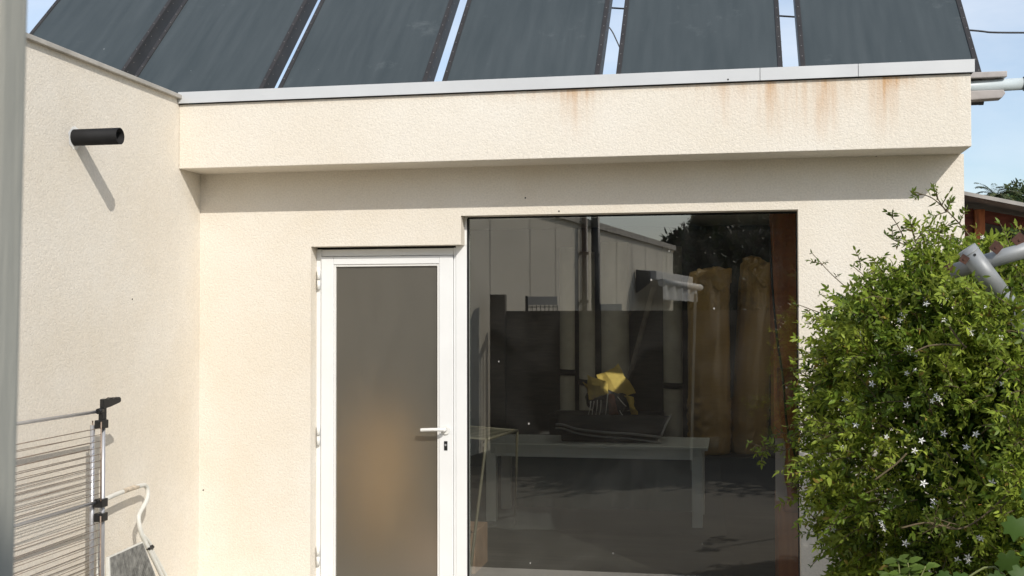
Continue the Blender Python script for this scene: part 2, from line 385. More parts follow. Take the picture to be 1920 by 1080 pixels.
# ------------------------------------------------------------------ sky, sun, camera
SUN = Vector((1, -1.4, 1.2)).normalized()
w = bpy.data.worlds.new('World'); scene.world = w; w.use_nodes = True
nt = w.node_tree; bg = nt.nodes['Background']
sky = nt.nodes.new('ShaderNodeTexSky'); sky.sky_type = 'NISHITA'; sky.sun_disc = False
sky.sun_elevation = math.asin(SUN.z); sky.sun_rotation = math.atan2(SUN.x, SUN.y); sky.air_density = 1.0; sky.dust_density = 1.2; sky.ozone_density = 1.5
tc = nt.nodes.new('ShaderNodeTexCoord'); mp = nt.nodes.new('ShaderNodeMapping'); mp.inputs['Scale'].default_value = (1.2, 1.2, 3.2)
cn = nt.nodes.new('ShaderNodeTexNoise'); cn.inputs['Scale'].default_value = 2.2; cn.inputs['Detail'].default_value = 7; cn.inputs['Roughness'].default_value = .55
nt.links.new(tc.outputs['Generated'], mp.inputs[0]); nt.links.new(mp.outputs[0], cn.inputs['Vector'])
cr = nt.nodes.new('ShaderNodeMapRange'); cr.inputs['From Min'].default_value = .35; cr.inputs['From Max'].default_value = .72; cr.inputs['To Max'].default_value = .78
nt.links.new(cn.outputs['Fac'], cr.inputs['Value'])
cm = nt.nodes.new('ShaderNodeMix'); cm.data_type = 'RGBA'; cm.inputs['B'].default_value = (6.2, 6.5, 7.0, 1)
nt.links.new(cr.outputs[0], cm.inputs['Factor']); nt.links.new(sky.outputs[0], cm.inputs['A']); nt.links.new(cm.outputs['Result'], bg.inputs['Color'])
bg.inputs['Strength'].default_value = .15
sl = bpy.data.lights.new('sun', 'SUN'); sl.energy = 3.3; sl.angle = R(.53); sl.color = (1, .96, .90)
so = bpy.data.objects.new('sun', sl); COL.objects.link(so); so.rotation_euler = SUN.to_track_quat('Z', 'Y').to_euler(); so.location = SUN * 30

cam = bpy.data.cameras.new('camera'); co = bpy.data.objects.new('camera', cam); COL.objects.link(co)
M = Matrix(((CR.x, CU.x, -CF.x, EYEP.x), (CR.y, CU.y, -CF.y, EYEP.y), (CR.z, CU.z, -CF.z, EYEP.z), (0, 0, 0, 1)))
co.matrix_world = M; cam.sensor_width = 36; cam.lens = F_PX / 1920 * 36; cam.clip_start = .05; cam.clip_end = 500
cam.dof.use_dof = True; cam.dof.focus_distance = 6.8; cam.dof.aperture_fstop = 16
scene.camera = co
scene.view_settings.view_transform = 'Standard'; scene.view_settings.look = 'None'; scene.view_settings.exposure = .05; scene.view_settings.gamma = 1
scene.render.engine = 'CYCLES'
scene.cycles.use_denoising = True
try: scene.cycles.denoiser = 'OPENIMAGEDENOISE'
except Exception: pass
scene.cycles.max_bounces = 8; scene.cycles.diffuse_bounces = 4; scene.cycles.transparent_max_bounces = 12; scene.cycles.glossy_bounces = 4; scene.cycles.transmission_bounces = 4
scene.cycles.sample_clamp_indirect = 6

# ------------------------------------------------------------------ ground
tag(MB().box((-60, -70, -.3), (60, 70, -.004)).build('ground', 'concrete'), kind='structure')
tag(MB().box((-3.27, -.85, -.1), (2.2, -.001, .0)).build('bounce_strip', 'bounce_concrete'), kind='structure')  # added unseen strip, reflects light up to the soffit

# ------------------------------------------------------------------ the building
SWX, BRX, FRX = -3.2785, 1.264, 1.25
DOOR_L, DOOR_R, DOOR_T, WIN_R, WIN_T = -2.545, -1.597, 2.16, .3694, 2.333
ROOF_B = 2.75
house = tag(empty('annex_building', (0, 0, 0)), 'cream rendered flat-roofed annex with overhanging band, frosted door and one wide window', 'building')
mb = MB()
mb.prism([(SWX, 0, -.05), (DOOR_L, 0, -.05), (DOOR_L, 0, DOOR_T), (DOOR_R, 0, DOOR_T), (DOOR_R, 0, WIN_T), (WIN_R, 0, WIN_T), (WIN_R, 0, -.05), (BRX, 0, -.05), (BRX, 0, 2.6245), (SWX, 0, 2.6245)], (0, .22, 0))
mb.build('front_wall', 'wall_render', house)
mb = MB(); mb.box((SWX - .25, -6.6, -.05), (SWX, .22, 3.043)); mb.build('side_wall', 'wall_render', house)
mb = MB(); mb.box((SWX + .001, -.2864, 2.624), (FRX, .22, 3.012), .004); mb.build('fascia_band', 'fascia_render', house)
mb = MB(); mb.box((SWX - .28, -6.6, 3.043), (SWX + .028, -.300, 3.068), .004); mb.build('coping', 'coping_stone', house)
# aluminium flashing: three lengths with open joints
xs = [SWX + .003, on_y(1425, 140, -.3).x, on_y(1609, 130, -.3).x, 1.268]
for i in range(3):
    a, b = xs[i] + (.0015 if i else 0), xs[i + 1] - .0015
    m_ = MB(); z0, z1 = 3.016, 3.084
    m_.prism([(a, -.307, z0), (a, -.307, z1), (a, .12, z1), (a, .12, z1 - .003), (a, -.303, z1 - .003), (a, -.303, z0)], (b - a, 0, 0))
    m_.build('roof_flashing', 'aluminium', house)
mb = MB(); mb.box((SWX + .003, -.2955, 3.0125), (1.258, .1, 3.0155)); mb.build('flashing_packer', 'dark_gap', house)
# rest of the shell
IR = 1.05
FILL_WIN = (2.3, 4.7, .95, 2.60)      # opening of an added, unseen side window for fill light: y0 y1 z0 z1
mb = MB(); mb.box((BRX - .2, .221, -.05), (BRX, FILL_WIN[0], ROOF_B - .002)); mb.box((BRX - .2, FILL_WIN[1], -.05), (BRX, 6.5, ROOF_B - .002)); mb.box((BRX - .2, FILL_WIN[0] + .0005, -.05), (BRX, FILL_WIN[1] - .0005, FILL_WIN[2])); mb.box((BRX - .2, FILL_WIN[0] + .0005, FILL_WIN[3]), (BRX, FILL_WIN[1] - .0005, ROOF_B - .002)); mb.box((SWX - .25, 6.3, -.05), (BRX - .2015, 6.5, ROOF_B - .002)); mb.box((SWX - .25, .221, -.05), (SWX + .05, 6.299, ROOF_B - .002))
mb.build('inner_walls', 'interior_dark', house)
SUN_HOLE = (-.2, .50, 2.95, 3.58)      # added, unseen rooflight placed so sun reaches the bag: x0 x1 y0 y1
FILL_HOLE = (-2.55, -.35, 3.95, 4.95)  # second added roof opening, unseen, brightens the room
HOLES = (SUN_HOLE, FILL_HOLE)
def slab(m_, x0, x1, y0, y1, z0, z1):
    xc = sorted({x0, x1, *[h[0] for h in HOLES], *[h[1] for h in HOLES]}); yc = sorted({y0, y1, *[h[2] for h in HOLES], *[h[3] for h in HOLES]})
    for p_, q_ in zip(xc[:-1], xc[1:]):
        for u_, v_ in zip(yc[:-1], yc[1:]):
            cx_, cy_ = (p_ + q_) / 2, (u_ + v_) / 2
            if not any(h[0] < cx_ < h[1] and h[2] < cy_ < h[3] for h in HOLES): m_.box((p_, u_, z0), (q_, v_, z1))
mb = MB(); slab(mb, SWX - .25, BRX, .221, 6.5, ROOF_B, 2.95)
mb.build('roof', 'roof_felt', house)
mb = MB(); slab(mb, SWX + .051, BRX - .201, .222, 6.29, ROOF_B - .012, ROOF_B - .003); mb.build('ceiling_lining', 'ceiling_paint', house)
mb = MB(); mb.box((FILL_HOLE[0] - .03, FILL_HOLE[2] - .03, 2.951), (FILL_HOLE[1] + .03, FILL_HOLE[3] + .03, 2.957)); mb.build('added_fill_rooflight', 'fill_glass', house)  # added diffusing pane out of view, fill light for the interior
a, b, c, d = SUN_HOLE
mb = MB(); t = .03
mb.box((a - t, c - t, 2.951), (b + t, c, 3.02)); mb.box((a - t, d, 2.951), (b + t, d + t, 3.02)); mb.box((a - t, c + .0005, 2.951), (a, d - .0005, 3.02)); mb.box((b, c + .0005, 2.951), (b + t, d - .0005, 3.02))
mb.build('added_sun_kerb', 'white_paint', house)  # rim of the added opening that lets sun onto the bag
mb = MB(); mb.box((-6.4, -6.6, ROOF_B), (SWX - .2505, 6.5, 2.95)); mb.box((-6.6, -6.6, -.05), (-6.401, 6.5, 3.043)); mb.box((-6.4, 6.3, -.05), (SWX - .2505, 6.5, ROOF_B - .002)); mb.box((-6.4, -6.6, -.05), (SWX - .2505, -6.4, ROOF_B - .002))
mb.build('wing_shell', 'wall_render', house)
mb = MB(); mb.box((BRX - .12, FILL_WIN[0] + .001, FILL_WIN[2] + .001), (BRX - .06, FILL_WIN[0] + .05, FILL_WIN[3] - .001)); mb.box((BRX - .12, FILL_WIN[1] - .05, FILL_WIN[2] + .001), (BRX - .06, FILL_WIN[1] - .001, FILL_WIN[3] - .001)); mb.box((BRX - .12, FILL_WIN[0] + .051, FILL_WIN[2] + .001), (BRX - .06, FILL_WIN[1] - .051, FILL_WIN[2] + .05)); mb.box((BRX - .12, FILL_WIN[0] + .051, FILL_WIN[3] - .05), (BRX - .06, FILL_WIN[1] - .051, FILL_WIN[3] - .001)); sw_ = mb.build('added_fill_window', 'white_paint', house)  # added window out of view, soft fill for the rolls and table
mb = MB(); mb.box((BRX - .095, FILL_WIN[0] + .0505, FILL_WIN[2] + .0505), (BRX - .09, FILL_WIN[1] - .0505, FILL_WIN[3] - .0505)); mb.build('fill_pane', 'fill_glass', sw_)
mb = MB(); mb.box((SWX + .05, .0, -.002), (BRX - .2, 6.3, .0)); mb.build('tile_floor', 'floor_tiles', house)
# drain stub through the side wall
p = on_x(140, 258, SWX)
m_ = MB(); m_.pipe((SWX - .05, p.y, p.z), (SWX + .252, p.y, p.z), .042, .004, 32)
o = m_.build('drain_stub', 'bitumen', house); tag(o, 'short black drain pipe sticking out of the side wall')
m_ = MB(); seg = 28; b_ = bmesh.new(); r0 = []; r1 = []
for k in range(seg):
    an = 2 * math.pi * k / seg; q = .054 + .012 * random.random()
    r0.append(b_.verts.new((SWX + .001, p.y + math.cos(an) * .0405, p.z + math.sin(an) * .0405))); r1.append(b_.verts.new((SWX + .0015, p.y + math.cos(an) * q, p.z + math.sin(an) * q)))
for k in range(seg): b_.faces.new((r0[k], r0[(k + 1) % seg], r1[(k + 1) % seg], r1[k]))
m_.add(b_); m_.build('sealant_ring', 'white_plastic', o)
# gutter end, drain pipe and bracket at the roof's right end
m_ = MB(); m_.prism([(1.27, .04, 3.052), (1.27, .04, 3.084), (1.27, .22, 3.090), (1.27, .22, 3.058)], (.235, 0, 0), bev=.004); m_.build('gutter_lip', 'gutter_grey', house)
m_ = MB(); m_.pipe((1.2, .11, 3.012), (1.61, .09, 3.018), .034, .004, 24); m_.pipe((1.60, .0905, 3.018), (1.68, .087, 3.019), .040, .004, 24); m_.build('roof_drain_pipe', 'pvc_grey_blue', house)
m_ = MB(); m_.prism([(1.266, .06, 2.985), (1.49, .06, 2.985), (1.50, .06, 2.965), (1.48, .06, 2.938), (1.30, .06, 2.932), (1.266, .06, 2.90)], (0, .09, 0), bev=.006); m_.build('gutter_end', 'gutter_grey', house)
# nail heads and old fixings in the render
for (px, py, yy) in ((985, 371, -.001), (1048, 396, -.001), (381, 919, -.001), (1643, 292, -.001), (1365, 149, -.308)):
    q = on_y(px, py, yy); m_ = MB(); m_.tube([q, q + Vector((0, .01, 0))], .005, 8); m_.build('nail_head', 'dark_gap', house)
q = on_x(248, 561, SWX); m_ = MB(); m_.tube([q + Vector((.001, 0, 0)), q - Vector((.01, 0, 0))], .005, 8); m_.build('nail_head', 'dark_gap', house)

# ------------------------------------------------------------------ door (in the opening, .085 back)
FY = .085
def frame_boxes(m_, x0, x1, z0, z1, wl, wr, wt, wb, y0, y1, bev=.003):
    m_.box((x0, y0, z0), (x0 + wl, y1, z1), bev); m_.box((x1 - wr, y0, z0), (x1, y1, z1), bev)
    m_.box((x0 + wl + .0006, y0 + .0006, z1 - wt), (x1 - wr - .0006, y1 - .0006, z1), bev)
    if wb: m_.box((x0 + wl + .0006, y0 + .0006, z0), (x1 - wr - .0006, y1 - .0006, z0 + wb), bev)
DZT = 2.148
m_ = MB(); m_.box((DOOR_L, FY + .012, 0), (-2.512, FY + .075, DZT), .003); m_.box((-1.6655, FY + .012, 0), (-1.652, FY + .075, DZT), .002); m_.box((DOOR_L + .034, FY + .016, 2.1035), (-1.667, FY + .075, DZT - .002), .003)
door = m_.build('door_frame', 'white_paint', house)
m_ = MB(); m_.box((DOOR_L, FY + .03, DZT), (-1.655, FY + .08, DOOR_T + .01)); m_.build('head_gap', 'dark_gap', door)
m_ = MB(); frame_boxes(m_, -2.510, -1.668, .012, 2.10, .080, .086, .048, .06, FY, FY + .05)
leaf = m_.build('door', 'white_paint', house); tag(leaf, 'white aluminium door with tall frosted pane')
m_ = MB(); frame_boxes(m_, -2.4295, -1.7545, .0725, 2.0515, .013, .013, .013, .013, FY + .006, FY + .03, .002); m_.build('glazing_bead', 'white_plastic', leaf)
m_ = MB(); bm = m_.bm; vs = [bm.verts.new(c) for c in ((-2.417, FY + .02, .085), (-1.767, FY + .02, .085), (-1.767, FY + .02, 2.039), (-2.417, FY + .02, 2.039))]; bm.faces.new(vs)
m_.build('frosted_pane', 'frosted_glass', leaf)
hx, hz = -1.712, 1.045
m_ = MB(); m_.tube([(hx, FY - .0005, hz - .005), (hx, FY - .010, hz - .005)], .026, 20); m_.tube([(hx, FY - .008, hz), (hx, FY - .05, hz)], .011, 14)
m_.tube(smooth_path([(hx + .004, FY - .048, hz), (hx - .04, FY - .054, hz + .002), (hx - .10, FY - .052, hz), (hx - .145, FY - .046, hz - .003)]), .0105, 14)
m_.build('door_handle', 'white_plastic', leaf)
m_ = MB(); m_.box((hx - .011, FY - .004, hz - .128), (hx + .010, FY - .0003, hz - .072), .003); m_.build('lock_plate', 'black_plastic', leaf)
m_ = MB(); m_.tube([(hx - .001, FY - .0075, hz - .095), (hx - .001, FY - .0045, hz - .095)], .0065, 12); m_.build('lock_cylinder', 'steel_tube', leaf)
for zc in (1.957, .991, .25):
    m_ = MB(); m_.tube([(DOOR_L + .018, FY + .0, zc - .058), (DOOR_L + .018, FY + .0, zc - .002)], .0105, 12); m_.tube([(DOOR_L + .018, FY + .0, zc + .002), (DOOR_L + .018, FY + .0, zc + .058)], .0105, 12)
    m_.build('hinge', 'white_plastic', leaf)
# mullion + window
m_ = MB(); m_.box((-1.6515, FY + .008, 0), (-1.5815, FY + .09, DOOR_T + .0), .003); m_.box((-1.5965, FY + .008, DOOR_T + .001), (-1.5815, FY + .09, WIN_T + .0), .001)
win = m_.build('window', 'white_paint', house); tag(win, 'wide fixed window reflecting the yard behind the viewer')
m_ = MB(); m_.box((-1.581, FY + .03, WIN_T - .010), (WIN_R + .02, FY + .07, WIN_T + .01)); m_.box((-1.581, FY + .006, 0), (-1.576, FY + .04, WIN_T - .011)); m_.box((WIN_R - .006, FY + .03, 0), (WIN_R + .02, FY + .07, WIN_T - .011)); m_.build('gasket', 'bitumen', win)
m_ = MB(); bm = m_.bm; vs = [bm.verts.new(c) for c in ((-1.579, FY + .035, .0), (WIN_R - .001, FY + .035, .0), (WIN_R - .001, FY + .035, WIN_T - .006), (-1.579, FY + .035, WIN_T - .006))]; bm.faces.new(vs)
m_.build('window_pane', 'window_glass', win)

# ------------------------------------------------------------------ solar collectors
PLEN, PW, PT = 2.0, 1.0, .112
labels = ['dark solar collector at the far end, lower edge hidden by the sloping coping', 'second solar collector from the coping end, over the inner wall corner',
          'dark solar collector third from the coping end, chalky patch at its lower edge', 'fourth solar collector from the coping end, above the wide window',
          'solar collector beside the wire-crossed sky gap, second from the building corner', 'solar collector at the building corner, its edge standing past the flashing end']
def rivets(m_, fw=.03):
    for x in (fw / 2, PW - fw / 2):
        for k in range(17): m_.tube([(x, .07 + k * .115, -.001), (x, .07 + k * .115, .003)], .0036, 8, 1)
    for k in range(17): m_.tube([(PW - .001, .06 + k * .115, -.03), (PW + .003, .06 + k * .115, -.03)], .0032, 8, 1)
def make_collector(name='solar_collector'):
    root = empty(name, (0, 0, 0))
    T = Matrix.Rotation(R(45), 4, 'X')
    def tr(o):
        o.data.transform(T); return o
    m_ = MB(); fw = .03
    m_.box((0, 0, -PT), (fw, PLEN, 0), .003); m_.box((PW - fw, 0, -PT), (PW, PLEN, 0), .003)
    m_.box((fw + .0005, .0005, -PT + .001), (PW - fw - .0005, fw, -.001), .002); m_.box((fw + .0005, PLEN - fw, -PT + .001), (PW - fw - .0005, PLEN - .0005, -.001), .002)
    rivets(m_)
    tr(m_.build('frame', ['panel_frame', 'rivet'], root))
    m_ = MB(); m_.box((fw, fw, -.02), (PW - fw, PLEN - fw, -.006)); tr(m_.build('collector_glass', 'collector', root))
    m_ = MB(); m_.box((fw, fw, -PT + .006), (PW - fw, PLEN - fw, -.03)); tr(m_.build('back_tray', 'bitumen', root))
    for x in (.36, PW - .42):
        m_ = MB(); m_.box((x, 1.12, -.048), (x + .04, 1.16, 1.06)); m_.build('support_leg', 'galvanised', root)
    return root
def make_all_panels():
    base = make_collector(); X0 = -5.103; pitch = (1.408 - PW + 5.103) / 5
    for i in range(6):
        o = base if i == 0 else copy_tree(base)
        o.location = (X0 + pitch * i, .10, 3.0)
        tag(o, labels[i], 'solar panel', 'solar collectors in a row along the flat roof')
make_all_panels()

# overhead cables
def cable(name, pix, y, r, lab):
    pts = smooth_path([on_y(a, b, yy) for (a, b), yy in zip(pix, y)], 8); m_ = MB(); m_.tube(pts, r, 8); tag(m_.build(name, 'black_plastic'), lab, 'cable')
cable('overhead_cable', [(1040, 5), (1150, 15), (1300, 22), (1480, 31), (1650, 45), (1822, 57), (1870, 61), (2000, 61)], [6] * 8, .010, 'black cable sagging across the sky behind the collectors')
cable('service_wire', [(1100, 20), (1140, 49), (1157, 78), (1170, 110)], [4, 4, 4, 4], .006, 'short thin wire dropping steeply in the gap between two collectors')

# ------------------------------------------------------------------ foreground post
m_ = MB(); q = EYEP + ray(56, 0) * .66; q2 = EYEP + ray(30, 1080) * .66
xr = (q.x + q2.x) / 2
q0 = q2 - (q - q2) / (q.z - q2.z) * q2.z; q2 = q0
m_.prism([(q2.x, q2.y, .0), (q2.x - .030, q2.y - .004, .0), (q2.x - .028, q2.y - .030, .0), (q2.x + .0, q2.y - .026, .0)], (q - q2) / (q.z - q2.z) * 1.98, bev=.004)
o = m_.build('gate_post', 'post_grey'); tag(o, 'weathered grey post close to the viewer, out of focus at the picture edge', 'post')

# ------------------------------------------------------------------ clothes airer against the side wall
RX = -3.10
def A(px, py, x=RX): return on_x(px, py, x)
rack = tag(empty('clothes_airer', (RX, -1.65, 0)), 'folded tower clothes airer with thin wire racks and black joints by the side wall', 'clothes airer')
y_p = A(190, 800).y
m_ = MB(); m_.tube([(RX + .01, y_p, .02), (RX + .01, y_p, 1.275)], .0115, 12); m_.build('upright_pole', 'steel_tube', rack)
m_ = MB(); m_.tube([(RX - .035, y_p - .022, .02), (RX - .035, y_p - .022, 1.19)], .0125, 12); m_.build('upright_pole', 'steel_tube', rack)
YF = -3.1
m_ = MB(); m_.tube([(RX + .01, YF, .02), (RX + .01, YF, 1.275)], .0095, 12); m_.build('upright_pole', 'steel_tube', rack)
for zz, nm in ((A(150, 777).z, 'top_rail'), (A(150, 951).z, 'middle_rail')):
    m_ = MB(); m_.tube([(RX - .005, YF, zz), (RX - .005, y_p - .012, zz)], .0085, 12); m_.build(nm, 'steel_tube', rack)
zt = A(190, 770).z
m_ = MB()      # black hanger bracket: arm pointing into the yard with scalloped top
m_.prism([(RX, y_p - .028, zt - .055), (RX, y_p + .012, zt - .055), (RX, y_p + .012, zt + .012), (RX, y_p + .05, zt + .016), (RX, y_p + .135, zt + .03), (RX, y_p + .15, zt + .036), (RX, y_p + .15, zt + .052), (RX, y_p + .135, zt + .06), (RX, y_p + .118, zt + .054), (RX, y_p + .10, zt + .061), (RX, y_p + .08, zt + .055), (RX, y_p + .055, zt + .063), (RX, y_p + .03, zt + .055), (RX, y_p + .01, zt + .06), (RX, y_p - .016, zt + .058), (RX, y_p - .016, zt + .01), (RX, y_p - .028, zt + .005)], (.022, 0, 0), bev=.002)
m_.tube([(RX + .01, y_p - .05, zt + .0), (RX + .01, y_p - .012, zt + .003)], .014, 12)
m_.build('hanger_bracket', 'black_plastic', rack)
for zc in (A(185, 795).z, A(183, 943).z, A(182, 970).z):
    m_ = MB(); m_.box((RX - .012, y_p - .045, zc - .022), (RX + .032, y_p + .014, zc + .020), .004); m_.tube([(RX + .01, y_p - .05, zc + .01), (RX + .01, y_p + .018, zc + .016)], .006, 8)
    m_.build('joint', 'black_plastic', rack)
for (zA, zB, n) in ((A(175, 803).z, A(175, 925).z, 11), (A(175, 980).z, A(175, 980).z - .50, 15)):
    for dx, yend, off in ((.03, y_p - .052, 0.), (-.045, y_p - .004, .4)):
        m_ = MB(); m_.tube([(RX + dx, yend, zA + .03), (RX + dx, yend, zB - .04)], .0035, 6); m_.tube([(RX + dx, YF + .02, zA + .03), (RX + dx, YF + .02, zB - .04)], .0035, 6)
        for k in range(n):
            z = zA + (zB - zA) * (k + off) / (n - 1); s = random.uniform(-.009, .007)
            m_.tube([(RX + dx, YF + .02, z + s), (RX + dx + random.uniform(-.006, .006), (YF + yend) / 2, z - random.uniform(0, .014)), (RX + dx, yend, z)], .0017, 5)
        m_.build('wire_rack', 'rust_wire', rack)
for yy in (y_p, YF):
    m_ = MB(); m_.tube([(RX - .16, yy, .012), (RX + .25, yy, .012)], .011, 10); m_.build('foot', 'steel_tube', rack)

# ------------------------------------------------------------------ step stool leaning on the side wall
def S(px, py):      # stool plane leans: nearer the wall at the top
    t = min(max((py - 905) / 330, 0), 1.4); return on_x(px, py, -3.205 + .17 * t)
stool = tag(empty('step_stool', (-3.1, -1.0, 0)), 'folded white step stool with ribbed grey tread and paint-worn tube handle by the side wall', 'step stool')
pts = [S(176, 1190), S(183, 1100), S(186, 1030), S(187, 975), S(190, 946), S(200, 935), S(230, 922), S(262, 911), S(273, 911), S(277, 922), S(275, 938), S(262, 962), S(260, 975), S(265, 1000), S(276, 1024), S(293, 1058), S(318, 1110), S(380, 1235)]
m_ = MB(); m_.tube(smooth_path(pts, 5), .0125, 14); m_.build('tube_frame', 'old_white_paint', stool)
m_ = MB(); m_.tube(smooth_path([S(230, 922), S(246, 916), S(258, 912.5)], 4), .0129, 14); o = m_.build('worn_grip', 'worn_paint', stool)
a, b, c, d = S(193, 1046), S(258, 1017), S(298, 1120), S(196, 1135)
nrm = (b - a).cross(d - a).normalized()
if nrm.x < 0: nrm = -nrm
off = nrm * .012
m_ = MB(); m_.prism([p_ + off for p_ in (a, b, c, d)], nrm * .02, bev=.004); tread = m_.build('tread', 'old_white_paint', stool)
m_ = MB()
def lerp(p_, q_, t): return p_ + (q_ - p_) * t
a2, b2, c2, d2 = [lerp(p_, (a + b + c + d) / 4, .06) + off + nrm * .0205 for p_ in (a, b, c, d)]
for k in range(22):
    t0, t1 = k / 22, (k + .6) / 22
    q = [lerp(a2, b2, t0), lerp(a2, b2, t1), lerp(d2, c2, t1), lerp(d2, c2, t0)]
    m_.prism(q, nrm * .003)
m_.prism([lerp(p_, (a2 + b2 + c2 + d2) / 4, -.01) for p_ in (a2, b2, c2, d2)], nrm * .0012)
mat('tread_rubber', (.20, .195, .175), .9, 0, .45, 30); m_.build('ribbed_mat', 'tread_rubber', tread)
m_ = MB(); m_.tube(smooth_path([S(268, 1003), S(281, 1018), S(287, 1035), S(306, 1070), S(392, 1230)], 4), .009, 10); m_.build('support_strut', 'old_white_paint', stool)
m_ = MB(); q = S(279, 1027); m_.tube([q + Vector((.0, -.02, 0)), q + Vector((.012, .02, .004))], .010, 10); m_.box(q + Vector((-.006, -.02, -.008)), q + Vector((.018, .03, .006)), .003); m_.build('hinge_clip', 'black_plastic', stool)
m_ = MB(); m_.tube(smooth_path([S(194, 1060), S(192, 1090), S(180, 1230)], 4), .010, 10); m_.build('support_strut', 'old_white_paint', stool)

# ------------------------------------------------------------------ inside the room
TY = 2.83
table = tag(empty('low_table', (-1.1, 3.2, 0)), 'low pale wooden table behind the window, draped with clear plastic', 'table')
TZ = .655
m_ = MB(); m_.box((-2.08, TY - .02, TZ - .025), (-.205, 3.62, TZ), .004); m_.build('table_top', 'table_white', table)
m_ = MB(); m_.box((-2.0, TY + .01, TZ - .105), (-.29, TY + .035, TZ - .026), .002); m_.box((-2.0, 3.52, TZ - .105), (-.29, 3.545, TZ - .026), .002); m_.build('apron', 'table_white', table)
for x in (-2.055, -.335):
    for y in (TY, 3.47):
        m_ = MB(); m_.box((x, y, 0), (x + .085, y + .085, TZ - .026), .005); m_.build('leg', 'table_white', table)
# rubber mat, humped over the table
def grid_mesh(fn, nu, nv, flip=False):
    b = bmesh.new(); vs = [[b.verts.new(fn(i / (nu - 1), j / (nv - 1))) for j in range(nv)] for i in range(nu)]
    for i in range(nu - 1):
        for j in range(nv - 1):
            f = (vs[i][j], vs[i + 1][j], vs[i + 1][j + 1], vs[i][j + 1]); b.faces.new(f[::-1] if flip else f)
    return b
mx0, mx1 = on_y(1042, 800, 3.05).x, on_y(1239, 815, 3.05).x
def mat_top(u, v):
    x = mx0 + (mx1 - mx0) * u - .05 * v * (1 - u) + .05 * v * u
    zf = on_y(1040, 797, 3.05).z * (1 - u) + on_y(1240, 818, 3.05).z * u + .02 * math.exp(-((u - .06) / .09) ** 2) - .012 * math.sin(min(u * 1.4, 1) * math.pi)
    zb = on_y(1140, 778, 3.6).z
    return Vector((x, 3.05 + .55 * v, zf * (1 - v) + zb * v + .02 * math.sin(v * math.pi)))
rm = tag(empty('rubber_mat', (-1.2, 3.3, TZ)), 'black ribbed rubber mat with grey rim lying humped on the low table', 'mat')
def thick(fn, nu, nv, th):
    b = grid_mesh(fn, nu, nv); bmesh.ops.recalc_face_normals(b, faces=b.faces)
    bmesh.ops.solidify(b, geom=b.faces[:], thickness=th); bmesh.ops.recalc_face_normals(b, faces=b.faces); return b
m_ = MB(); m_.add(thick(mat_top, 30, 14, .02)); m_.build('mat_sheet', 'mat_rubber', rm, True)
m_ = MB(); m_.tube([mat_top(u / 24, -.004) + Vector((0, -.004, -.006)) for u in range(25)], .011, 8); m_.tube([mat_top(1.005, v / 8) for v in range(9)], .010, 8); m_.build('rim', 'mat_border', rm)
m_ = MB(); m_.tube([mat_top(u / 24, -.03) + Vector((.0, -.01, -.032 - .012 * u / 24)) for u in range(25)], .008, 8); m_.build('under_rim', 'mat_border', rm)
m_ = MB(); m_.box((mx0 + .04, 3.1, TZ + .001), (mx1 - .04, 3.58, TZ + .06), .01); tag(m_.build('folded_underlay', 'black_rubber'), 'dark folded underlay beneath the rubber mat on the low table', 'underlay')
# plastic sheet
def sheet(u, v):
    x0, x1 = -2.12, -.12
    x = x0 + (x1 - x0) * u
    if v < .3:
        t = v / .3; y = 3.6 - (3.6 - TY + .03) * t; z = TZ + .006 + .004 * math.sin(u * 40)
    else:
        t = (v - .3) / .7
        fold = .025 * math.sin(u * 17 + 1.5 * t) + .018 * math.sin(u * 41 + 3 * t) + .03 * t * math.sin(u * 9 + 2)
        y = TY - .035 - .30 * t * t - abs(fold) * (.2 + t); z = (TZ + .004) * (1 - t) + .012
        x += (u - .5) * .25 * t + .06 * t * math.sin(u * 11)
    return Vector((x, y, z))
m_ = MB(); m_.add(grid_mesh(sheet, 90, 40)); tag(m_.build('plastic_sheet', 'clear_plastic', None, True), 'clear plastic dust sheet hanging over the front of the low table', 'plastic sheet')
def tarp(u, v): return Vector((-1.93 + 1.62 * u, 3.60 + .03 * math.sin(u * 13) + .02 * math.sin(u * 29 + 2 * v) - .1 * v * v, .58 - .56 * v))
m_ = MB(); m_.add(grid_mesh(tarp, 60, 12)); tag(m_.build('tarpaulin', 'teal_tarp', None, True), 'dark teal tarpaulin hanging at the back of the low table, between its legs', 'tarpaulin')
# chest behind the table and the bag on it
m_ = MB(); m_.box((-1.9, 5.26, .0), (-.76, 5.93, .655), .01); ch = tag(empty('storage_chest', (-1.2, 4.1, 0)), 'dark storage chest behind the low table under the yellow bag', 'chest'); m_.build('chest_body', 'chest_dark', ch)
m_ = MB(); m_.box((-1.92, 5.24, .656), (-.74, 5.95, .69), .008); m_.build('chest_lid', 'chest_dark', ch)
BY = 5.62
bag = tag(empty('plastic_bag', (-1.2, BY, .69)), 'crumpled yellow and black plastic refuse bag sunlit behind the rubber mat', 'bag')
def noise3(v, f=1.): 
    from mathutils import noise
    return noise.noise(Vector(v) * f)
def crumple(b, amp, fr):
    from mathutils import noise
    bmesh.ops.triangulate(b, faces=b.faces[:])
    for v in b.verts: v.co += Vector((noise.noise(v.co * fr), noise.noise(v.co * fr + Vector((7, 3, 1))), noise.noise(v.co * fr + Vector((1, 9, 4))))) * amp
def BP(px, py, dy=0.): return on_y(px, py, BY + dy)
bb = bmesh.new(); bmesh.ops.create_icosphere(bb, subdivisions=4, radius=1)
c0 = BP(1144, 757)
for v in bb.verts:
    k = 1 - .30 * max(v.co.z, 0); v.co = Vector((c0.x + v.co.x * .26 * k, BY + v.co.y * .20 * k, .69 + (v.co.z + .93) * .175 if v.co.z > -.93 else .692))
